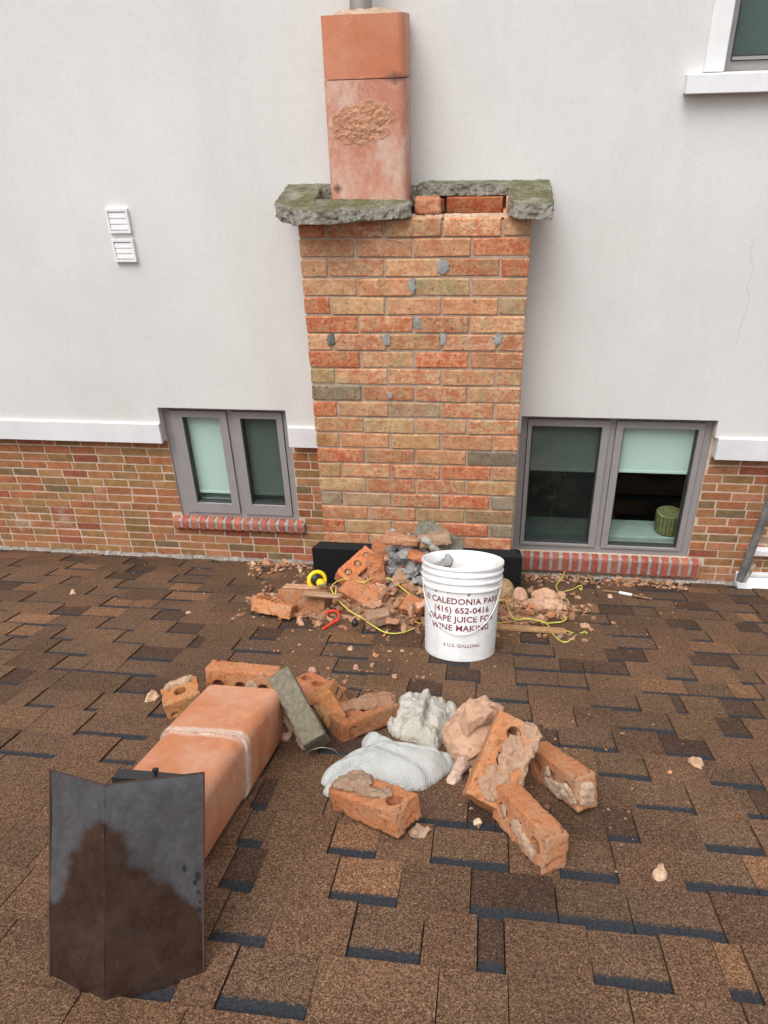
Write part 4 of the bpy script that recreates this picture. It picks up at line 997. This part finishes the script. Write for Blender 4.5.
def feat1(q):
    f = 1
    for a, b_, dp, w_ in creases: f -= dp*math.exp(-(seg_d(q, a, b_)/w_)**2)
    return f*(1+.10*noise.noise(Vector((q.x*14, q.y*14, 2))))
o1 = [(321, 784, .008), (322, 777, .010), (331, 770, .012), (345, 759, .018), (357, 751, .024), (366, 746, .028), (362, 742, .03), (361, 735, .035), (364, 729, .04), (372, 727, .045), (384, 730, .045), (400, 738, .045), (420, 744, .04), (440, 753, .02), (458, 765, .008), (443, 779, .006), (424, 790, .006), (404, 791, .006), (380, 790, .006), (350, 793, .006), (338, 794, .006), (327, 798, .006), (322, 794, .006), (327, 789, .008)]
me = pillow(o1, .064, .028, feat1, .0026, 3, .0022, 22, 2)
g = link('work_glove', me, KNIT); g.matrix_world = MR; tag(g, 'clean white knitted work glove lying palm down beside the mortar topped brick', 'glove')
cr2 = [(R2(432, 700), R2(424, 730), .55, .007), (R2(398, 704), R2(394, 724), .5, .006), (R2(446, 704), R2(448, 722), .4, .006), (R2(404, 712), R2(430, 705), .3, .007), (R2(400, 728), R2(424, 726), .35, .006), (R2(425, 730), R2(438, 745), .3, .005)]
def feat2(q):
    f = 1
    for a, b_, dp, w_ in cr2: f -= dp*math.exp(-(seg_d(q, a, b_)/w_)**2)
    return f*(1+.35*noise.noise(Vector((q.x*30, q.y*30, 7))))
def crinkle(p, n_): return .004*noise.noise(p*52+Vector((3, 1, 5)))-.003*abs(noise.noise(p*80))
o2 = [(385, 699, .04), (390, 696, .045), (398, 697, .045), (408, 695, .045), (420, 693, .045), (428, 691.5, .045), (436, 693, .045), (441, 699, .045), (448, 700, .04), (455, 704, .035), (460, 712, .02), (459, 724, .015), (451, 736, .012), (441, 746, .010), (437, 753, .008), (430, 753, .008), (425, 748, .010), (414, 740, .015), (402, 738, .015), (390, 730, .02), (384, 716, .03), (383, 706, .035)]
me = pillow(o2, .066, .018, feat2, .0026, 3, .0035, 30, 6, extra=crinkle)
g = link('work_glove', me, KNITD); g.matrix_world = MR; tag(g, 'crumpled dirty white work glove behind the clean one', 'glove')

# ================================================================== RUBBLE AT THE CHIMNEY FOOT
def mound(x, v):     # rough height of the heap
    h = 0
    for cx, cv, r, a in ((-.38, .48, .17, .17), (-.24, .50, .18, .20), (-.36, .66, .24, .11), (-.62, .72, .20, .05), (-.30, .80, .18, .045), (.12, .68, .16, .035), (.30, .62, .12, .03), (-.86, .72, .12, .02)):
        h = max(h, a*max(0, 1-((x-cx)**2+(v-cv)**2)/r**2))
    return h
rnd = random.Random(11)
b = MB(); pal = [(1.0, .85, .75), (.85, .62, .5), (1.1, .95, .85), (.75, .6, .52), (1.05, .7, .5), (.7, .66, .6), (1.2, 1.1, 1.)]
def scat(n, xr, vr, sr, dens=None, top=True):
    for _ in range(n):
        x, v = rnd.uniform(*xr), rnd.uniform(*vr)
        if dens and rnd.random() > dens(x, v): continue
        s = rnd.uniform(*sr)*(1 if rnd.random() < .8 else 1.5); h = mound(x, v)*rnd.uniform(.0, 1.) if not top else mound(x, v)
        hull(b, (x, -v, h+s*.35+.004), s, rnd.randint(0, 10**6), n=9, tint=rnd.choice(pal), flat=.5)
pile = lambda x, v: 1. if mound(x, v) > .004 else .12
scat(1500, (-.98, .46), (.36, .98), (.006, .018), pile); scat(120, (-.52, -.02), (.42, .95), (.018, .032), pile); scat(700, (-.9, .4), (.36, .9), (.010, .024), pile, False)
scat(260, (-1.15, -.74), (.02, .34), (.005, .018), lambda x, v: max(0, 1-v*2.6)); scat(420, (.17, .95), (.00, .16), (.005, .015), lambda x, v: 1-abs(v)*3.5)
scat(150, (-.9, .9), (.3, 1.3), (.002, .007)); scat(60, (-.75, -.1), (.9, 1.6), (.003, .009)); scat(60, (-.1, .6), (1.6, 2.3), (.002, .006)); scat(90, (-1.9, 1.), (.05, 1.), (.002, .006)); scat(40, (-.3, .35), (2., 2.35), (.002, .005))
me = bpy.data.meshes.new('brick_rubble'); o = b.build('brick_rubble', DUSTM); o.matrix_world = MR; tag(o, 'crumbled orange brick and mortar rubble spread at the foot of the chimney', 'rubble', kind='stuff')
# low heap that the pieces lie on
b = MB(); N = 60; vs = []; 
for i in range(N+1):
    for j in range(N+1):
        x = -1.05+1.55*i/N; v = .30+.75*j/N; vs.append((x, -v, mound(x, v)*.85+(.008*noise.noise(Vector((x*20, v*20, 0))) if mound(x, v) > .003 else -.006)-.001))
b.add(vs, [(i*(N+1)+j, i*(N+1)+j+1, (i+1)*(N+1)+j+1, (i+1)*(N+1)+j) for i in range(N) for j in range(N)], (.7, .58, .5, 0))
o = b.build('rubble_dust', DUSTM, smooth=True); o.matrix_world = MR; tag(o, 'brown brick dust heap under the rubble', 'rubble', kind='stuff')
o.data.polygons.foreach_set('use_smooth', [True]*len(o.data.polygons))
# countable fragments
FR = [(268, 563, .03, (1.1, .9, .8)), (285, 562, .018, (1, .75, .6)), (300, 566, .016, (1.1, .95, .85)), (258, 570, .014, (1, .8, .7)), (276, 571, .013, (1, .8, .7)), (355, 640 - 20, .022, (.95, .8, .7)), (318, 628 - 2, .020, (1, .8, .7)), (300, 622, .022, (1.1, .9, .8)), (288, 618, .016, (.95, .75, .65)), (345, 628, .016, (1.05, .6, .45)),
      (372, 628, .022, (1, .75, .65)), (392, 622, .028, (.95, .72, .6)), (410, 610, .026, (1, .8, .7)), (404, 628, .020, (.9, .7, .6)), (418, 632, .018, (1, .75, .6)), (385, 636, .014, (1.1, .7, .5)), (362, 606 + 12, .02, (.9, .7, .6)), (398, 602, .022, (1, .8, .65)), (414, 590, .022, (.9, .75, .65)), (422, 604, .02, (1.1, .85, .75)), (330, 620, .018, (1, .75, .6)),
      (338, 545+62, .018, (.8, .6, .5)), (610, 597, .014, (1.1, 1., .9)), (578, 598, .016, (1.05, .9, .85)), (598, 588, .012, (1.1, .95, .9)), (536, 577, .014, (1.1, 1., .95)), (590, 606, .012, (1, .8, .7)), (541, 586, .02, (.6, .5, .45)), (530, 590, .022, (.65, .52, .45)), (350, 649, .010, (1.2, 1.1, 1.)), (402, 652, .010, (1.2, 1.1, 1)), (375, 648 + 8, .012, (1.1, .9, .8)), (395, 678, .013, (1.1, .9, .8)), (372, 666, .010, (1.2, 1, .9)), (356, 668, .011, (1.2, 1, .9)), (345, 690 - 8, .01, (1.2, .8, .7)), (497, 640 - 4, .016, (.9, .6, .45)), (640, 573, .013, (1, .8, .7)), (600, 569, .014, (1.05, .8, .65)), (560, 571, .014, (1, .75, .6))]
for k, (px, py, s, tt) in enumerate(FR):
    P = on_roof(px, py, 0); P = on_roof(px, py, mound(P.x, -P.y)*.8+s*.4); b = MB(); hull(b, (0, 0, 0), s*1.2, 100+k*7, n=15)
    me = remesh(raw(b), max(.0016, s*.10), 0, s*.14, 40, k, amp2=s*.04, scale2=150); set_tint(me, tt)
    zone = ('against the brick wall left of the chimney' if py < 575 and px < 320 else 'on the shingles below the large window' if px > 555 else 'beside the pink mortar heap' if px > 480 else
            'on shingles in front of the rubble' if py > 640 else 'just left of the bucket' if px > 396 else 'in the middle of the rubble pile' if px > 350 else 'near the red clamp' if px > 314 else 'at the left tip of the rubble pile')
    tone = 'pale' if tt[1] >= .95 else 'orange' if tt[1] <= .75 and tt[0] > .9 else 'brown'
    tag(link('brick_fragment', me, (DUSTM, SANDM, DUSTM)[k % 3], mx=MR @ Matrix.Translation(P)), ('tiny', 'small', 'larger')[(s > .0135)+(s > .019)]+' '+tone+' brick fragment '+zone, 'brick fragment', 'brick fragments around the chimney foot')
for k, (px, py, hz, dm, e, tt, lab) in enumerate([(388, 553, .17, (.15, .09, .07), (.3, .2, .4), (.92, .85, .85), 'broken brick topping the rubble heap against the chimney face'), (362, 574, .10, (.10, .08, .055), (.5, .3, -.3), (.85, .78, .75), 'dusty half brick between the tilted holed brick and the masonry chunk'),
        (412, 574, .12, (.11, .07, .05), (-.2, .5, .9), (.9, .8, .78), 'brick half leaning against the masonry chunk beside the bucket'), (378, 617, .05, (.10, .07, .05), (.3, -.2, .2), (.8, .72, .68), 'dusty brown brick half at the front of the rubble heap'), (412, 606, .07, (.09, .07, .045), (.6, .1, -.5), (.95, .85, .8), 'brick half just left of the bucket under the short string loop')]):
    P = on_roof(px, py, hz); b = MB(); b.cbox(tuple(-q/2 for q in dm), tuple(q/2 for q in dm), .004, jit=.007)
    me = remesh(raw(b), .0026, 0, .003, 40, k+60, amp2=.0022, scale2=150, tint=(*tt, 0)); tag(link('half_brick', me, (LBRICK, DUSTM)[k % 2], mx=MR @ Matrix.Translation(P) @ Euler(e).to_matrix().to_4x4()), lab, 'brick', 'bricks knocked off the chimney')
_fr = {}
for o in bpy.data.objects:
    if o.name.startswith('brick_fragment'): _fr.setdefault(o['label'], []).append(o)
for lb, oo in _fr.items():
    if len(oo) > 1:
        oo.sort(key=lambda o: o.matrix_world.translation.x)
        for k, o in enumerate(oo): o['label'] = lb+', '+(['leftmost', 'second from left', 'third from left', 'fourth from left', 'fifth from left'][k] if k < len(oo)-1 else 'rightmost')+' one'
# mortar-bound masonry chunk standing in the heap
mc = thing('masonry_chunk', 'upright chunk of broken bricks bound in grey mortar behind the bucket', 'masonry chunk', RL(-.300, .62, .045) @ Matrix.Diagonal((1.45, 1.25, 1.25, 1)))
b = MB()
for k in range(34):
    a = rnd.uniform(-1, 1); hz = rnd.uniform(0, .20)
    hull(b, (a*.075*(1-hz*1.2)+rnd.uniform(-.01, .01), rnd.uniform(-.04, .05), hz), rnd.uniform(.024, .046), k+70, n=12)
link('mortar', remesh(raw(b), .0030, 0, .009, 40, 8, amp2=.0035, scale2=130), GREYM, mc)
for k, (x, y, z, rx, ry, rz_, L, W, H, tt) in enumerate([(-.085, -.035, .085, 0, 1.45, .1, .11, .06, .05, (1, .8, .7)), (.0, -.045, .055, .3, .9, .2, .08, .05, .04, (1, .85, .75)), (.05, -.05, .14, .1, .3, -.1, .09, .05, .028, (1.05, .85, .72)), (-.02, -.03, .195, .05, .12, .0, .10, .06, .025, (1.1, .8, .65)), (.085, -.03, .09, 0, 1.3, 0, .09, .05, .05, (.95, .78, .66)), (.03, -.055, .02, .2, .2, .5, .07, .05, .05, (.95, .75, .65)), (-.06, -.05, .02, 0, .4, .3, .07, .05, .04, (.8, .6, .5)), (.07, -.01, .195, .0, -.2, .1, .09, .07, .04, (.85, .8, .72))]):
    b = MB(); b.cbox((-L/2, -W/2, -H/2), (L/2, W/2, H/2), .004, jit=.006)
    link('brick_piece', remesh(raw(b), .0028, 0, .004, 45, k, amp2=.0015, scale2=140, tint=tuple(c*q for c, q in zip(tt, (.88, .92, .95)))+(0,)), (LBRICK, DUSTM)[k % 2], mc, mx=Matrix.Translation((x, y, z)) @ Euler((rx, ry, rz_)).to_matrix().to_4x4())
# concrete crown fragment leaning behind the bucket
b = MB(); b.prism([(-.12, -.045), (.10, -.04), (.13, .0), (.08, .05), (-.09, .045), (-.13, .01)], -.014, .017)
P = at_y(441, 541, 2.70)
me = remesh(raw(b), .0035, 0, .005, 30, 12, amp2=.002, scale2=120)
tag(link('concrete_slab', me, CONC, mx=Matrix.Translation(P) @ Euler((.9, .75, .15)).to_matrix().to_4x4()), 'moss edged concrete fragment leaning on the chimney behind the bucket', 'concrete slab')
lumpthing('mortar_lump', 'white mortar covered lump leaning into the bucket from behind', 'mortar lump', Matrix.Translation(at_y(434, 547, 2.62)) @ Euler((0, .85, .2)).to_matrix().to_4x4(), [((0, 0, 0), (.07, .022, .016)), ((.05, 0, -.01), (.045, .022, .02)), ((-.045, .0, .0), .026, 4)], GREYM, (1.35, 1.33, 1.25), seed=5, amp=.010)
lumpthing('stone', 'rounded tan lump half hidden behind the right edge of the bucket', 'stone', MR @ Matrix.Translation(on_roof(503, 592, .05)), [((0, 0, 0), (.05, .045, .060))], SANDM, (.62, .58, .42), seed=7)
lumpthing('mortar_lump', 'upright pink mortar lump at the right of the bucket', 'mortar lump', MR @ Matrix.Translation(on_roof(520, 597, .045)), [((0, 0, 0), (.032, .03, .042)), ((-.012, 0, -.02), .034, 3)], SANDM, (.98, .86, .80), seed=9)
lumpthing('mortar_lump', 'broad pink mortar heap inside the loop of yellow string', 'mortar lump', MR @ Matrix.Translation(on_roof(544, 605, .035)), [((0, 0, 0), (.075, .055, .035)), ((.01, .05, .022), (.06, .03, .034)), ((-.04, -.02, -.01), .05, 13), ((.045, -.02, -.012), .04, 14), ((.02, .05, .04), .035, 15)], SANDM, (.98, .84, .76), seed=10, amp=.009)
# thin board in front of the lumps
b = MB(); b.cbox((-.14, -.022, -.006), (.14, .022, .006), .0015, jit=.002)
o = b.build('wooden_board', m_simple('raw_board', (.38, .22, .11), .85, var=.3, sc_=50)); o.matrix_world = MR @ Matrix.Translation(on_roof(528, 629, .012)) @ Matrix.Rotation(-.02, 4, 'Z'); tag(o, 'thin tan wooden board lying at the right of the bucket', 'board')
# broken strips stacked on the brown block
for k, (px, py, L, rz_, tt) in enumerate([(305, 588, .17, .12, (1, .85, .72)), (322, 595, .15, -.05, (.85, .75, .62))]):
    b = MB(); b.cbox((-L/2, -.028, -.005), (L/2, .028, .005), .002, (*tt, 0), .004)
    o = b.build('mortar_strip', SANDM); o.matrix_world = MR @ Matrix.Translation(on_roof(px, py, .096+k*.006)) @ Euler((.04, .02, rz_)).to_matrix().to_4x4()
    tag(o, ('rear', 'front')[k]+' flat mortar strip lying on the brown brick block', 'mortar strip')

# ---- yellow chalk reel, string, red clamp, knob, stick, wire
P = MR @ on_roof(317, 580, .125); tip = MR @ on_roof(337, 596, .100)
ax = ((tip-P).normalized()+.9*(CP-P).normalized()).normalized(); q = ax.to_track_quat('Z', 'Y').to_matrix().to_4x4()
rl = thing('chalk_line', 'yellow and black string reel with a steel hook lying on the brown brick block', 'string reel', Matrix.Translation(P) @ q)
prof = [(.022+.013, -.008)]
b = MB(); n = 36; k2 = 10; vs = []
for i in range(n):
    a = 2*math.pi*i/n
    for j in range(k2):
        c_ = 2*math.pi*j/k2; r_ = .0335+.0085*math.cos(c_); vs.append((r_*math.cos(a), r_*math.sin(a), .0075*math.sin(c_)))
b.add(vs, [(i*k2+j, ((i+1) % n)*k2+j, ((i+1) % n)*k2+(j+1) % k2, i*k2+(j+1) % k2) for i in range(n) for j in range(k2)]); b.build('rim', YEL, rl, smooth=True)
b = MB(); b.lathe([(0, -.008), (.022, -.008), (.0255, -.004), (.0255, .004), (.016, .012), (.013, .045), (0, .046)], 24); smoothed(b.build('hub', BLK, rl))
b = MB(); b.lathe([(0, .044), (.012, .044), (.017, .052), (.017, .062), (.010, .078), (0, .079)], 20); smoothed(b.build('nozzle', YEL, rl))
b = MB(); b.cbox((-.014, -.0018, .076), (.014, .0018, .094), .001); b.build('hook_plate', STEEL, rl)
def string(name, label, px, r_=.0024, mat=YSTR, cat='string', h0=.006, grp=None, liftf=None):
    pts = []
    for k, p in enumerate(px):
        h = p[2] if len(p) > 2 else h0; pts.append(on_roof(p[0], p[1], h))
    b = MB(); b.tube(pts, r_, 8, smooth=6); o = b.build(name, mat, smooth=True); o.matrix_world = MR; return tag(o, label, cat, grp)
string('string', 'yellow string looping from the reel across the rubble to the bucket', [(334, 594, .105), (331, 588, .115), (336, 582, .12), (345, 579, .12), (354, 580, .12), (363, 582.5, .125), (370, 579, .13), (378, 577, .13), (389, 578.6, .13), (396, 583, .12), (403, 589, .11), (414, 597, .09), (426, 604, .06)])
string('string', 'yellow string hanging over the front of the rubble left of the bucket', [(336, 588, .115), (336, 596, .10), (341, 603, .075), (350, 611, .05), (362, 618, .045), (372, 625, .04), (383, 631.5, .03), (393, 633.5, .02), (404, 632, .02), (415, 628, .02)])
string('string', 'short yellow string loop touching the left side of the bucket', [(410, 597, .08), (409.5, 606, .06), (411, 615, .04), (416, 622, .03), (424, 623, .02), (430, 618, .02)])
string('string', 'tangled yellow string around the pink mortar heap', [(494, 604, .04), (499, 600.8, .045), (505, 600, .045), (508, 607, .04), (511.5, 616, .03), (517, 619.5, .028), (527, 618.7, .03), (537, 620, .03), (546, 623, .025), (555, 622.5, .02), (562, 621.6, .02), (566.5, 618.5, .02), (564, 616, .02), (567, 612, .015), (569.5, 607, .012), (567.4, 600, .01), (560, 593.7, .008), (556, 586.5, .008), (559, 581.5, .01), (562.4, 577, .02), (566, 569, .04), (570, 567.5, .05), (573, 570, .04)])
string('string', 'yellow string end curling out to the right of the pink mortar heap', [(497, 623, .01), (510, 622, .012), (527, 618.5, .03), (545, 623.5, .02), (549, 627, .01), (553, 634.5, .006), (560, 640.5, .006), (567.4, 641.7, .006), (576, 635.5, .006), (584, 632, .006), (587, 633, .006), (584, 635, .006), (576, 634, .006), (563, 629.5, .008)])
string('string', 'short yellow string spur with a frayed knot near the large window', [(560, 593, .008), (566, 591, .008), (572, 589.5, .01), (579, 586, .012), (581.5, 585.5, .016), (582, 589, .010), (579.5, 588, .016), (581.5, 590.5, .008)])
P = on_roof(338, 612, .045)
cl = thing('spring_clamp', 'red plastic clamp lying in the rubble in front of the pinkish brown brick', 'clamp', MR @ Matrix.Translation(on_roof(330, 618, .03)))
def rp(px, py, h): return cl.matrix_world.inverted() @ (MR @ on_roof(px, py, h))
b = MB(); b.tube([rp(325, 614, .035), rp(331, 611, .04), rp(337, 611.5, .04), rp(339, 616, .035), (rp(337, 621, .028))], .0048, 8, smooth=4); b.build('upper_jaw', REDP, cl, smooth=True)
b = MB(); b.tube([rp(337, 620, .028), rp(332, 623, .022), rp(326, 627, .015), rp(323, 629, .012)], .0050, 8, smooth=4); b.build('lower_jaw', REDP, cl, smooth=True)
kb = thing('rubber_knob', 'small black rubber ball in front of the pinkish brown brick', 'rubber ball', MR @ Matrix.Translation(on_roof(355, 623, .045)))
b = MB(); ell(b, (0, 0, 0), (.0135, .0135, .015), n=16, m=10); b.build('ball', BLK, kb, smooth=True)
b = MB(); b.lathe([(0, .012), (.005, .012), (.005, .018), (0, .018)], 10); b.build('stem', BLK, kb)
st = thing('brush_stick', 'thin wooden stick with a white paper label lying below the large window', 'stick', MR @ Matrix.Translation(on_roof(620, 594, .012)))
inv = st.matrix_world.inverted()
a0, a1, a2, a3 = [inv @ (MR @ on_roof(px, py, .012)) for px, py in ((602, 590.5), (619.5, 592.5), (632, 595), (652, 599))]
b = MB(); b.tube([a0, a1, a2, a3], lambda u: .0048-.0022*abs(u-.5), 8, smooth=2); b.build('stick', WOOD, st, smooth=True)
b = MB(); b.tube([a1, a2], .0066, 10, smooth=0); b.build('paper_label', WHITE, st)
string('wire', 'thin grey wire bent over the shingles below the olive grey brick', [(307, 757, .01), (308, 752, .03), (314, 749, .045), (324, 747.5, .05), (334, 750, .04), (339, 755, .02)], .0011, STEEL, 'wire')

# ---- pole and white gutter piece at the right edge
A, B_ = at_y(741, 577, 3.035), at_y(779, 478, 3.035)
dr = (B_-A).normalized()
pl = thing('metal_pole', 'weathered grey metal pole leaning right at the lower right corner of the wall', 'pole', Matrix.Translation(A))
b = MB(); b.tube([Vector((0, 0, 0))-dr*.02, dr*1.6], .0175, 16, smooth=0); smoothed(b.build('tube', GALV, pl))
b = MB(); b.cbox((.012, -.01, -.02), (.030, .012, .085), .002, mx=Matrix.Rotation(.25, 4, 'Y')); b.build('foot_bracket', CONC, pl)
gt = thing('gutter', 'white metal gutter piece low on the wall at the right edge', 'gutter', Matrix.Translation((1.195, 3.068, -.016)))
b = MB(); b.add([(0, 0, -.02), (1.2, 0, -.02), (1.2, .07, -.02), (0, .07, -.02), (0, 0, .012), (1.2, 0, .012), (1.2, .07, .045), (0, .07, .045)], [(0,3,2,1),(4,5,6,7),(0,1,5,4),(1,2,6,5),(2,3,7,6),(3,0,4,7)]); b.build('tray', WHITE, gt)
b = MB(); b.cbox((-.002, .052, .045), (1.2, .071, .064), .002); b.build('rim', WHITE, gt)
br = thing('wall_bracket', 'small white plate behind the pole above the gutter piece', 'bracket', Matrix.Translation((1.215, 3.10, .16)))
b = MB(); b.cbox((0, 0, 0), (.5, .036, .030), .002); b.build('plate', WHITE, br)
print('shingles in view', nvis, 'wall bricks', len(inview))
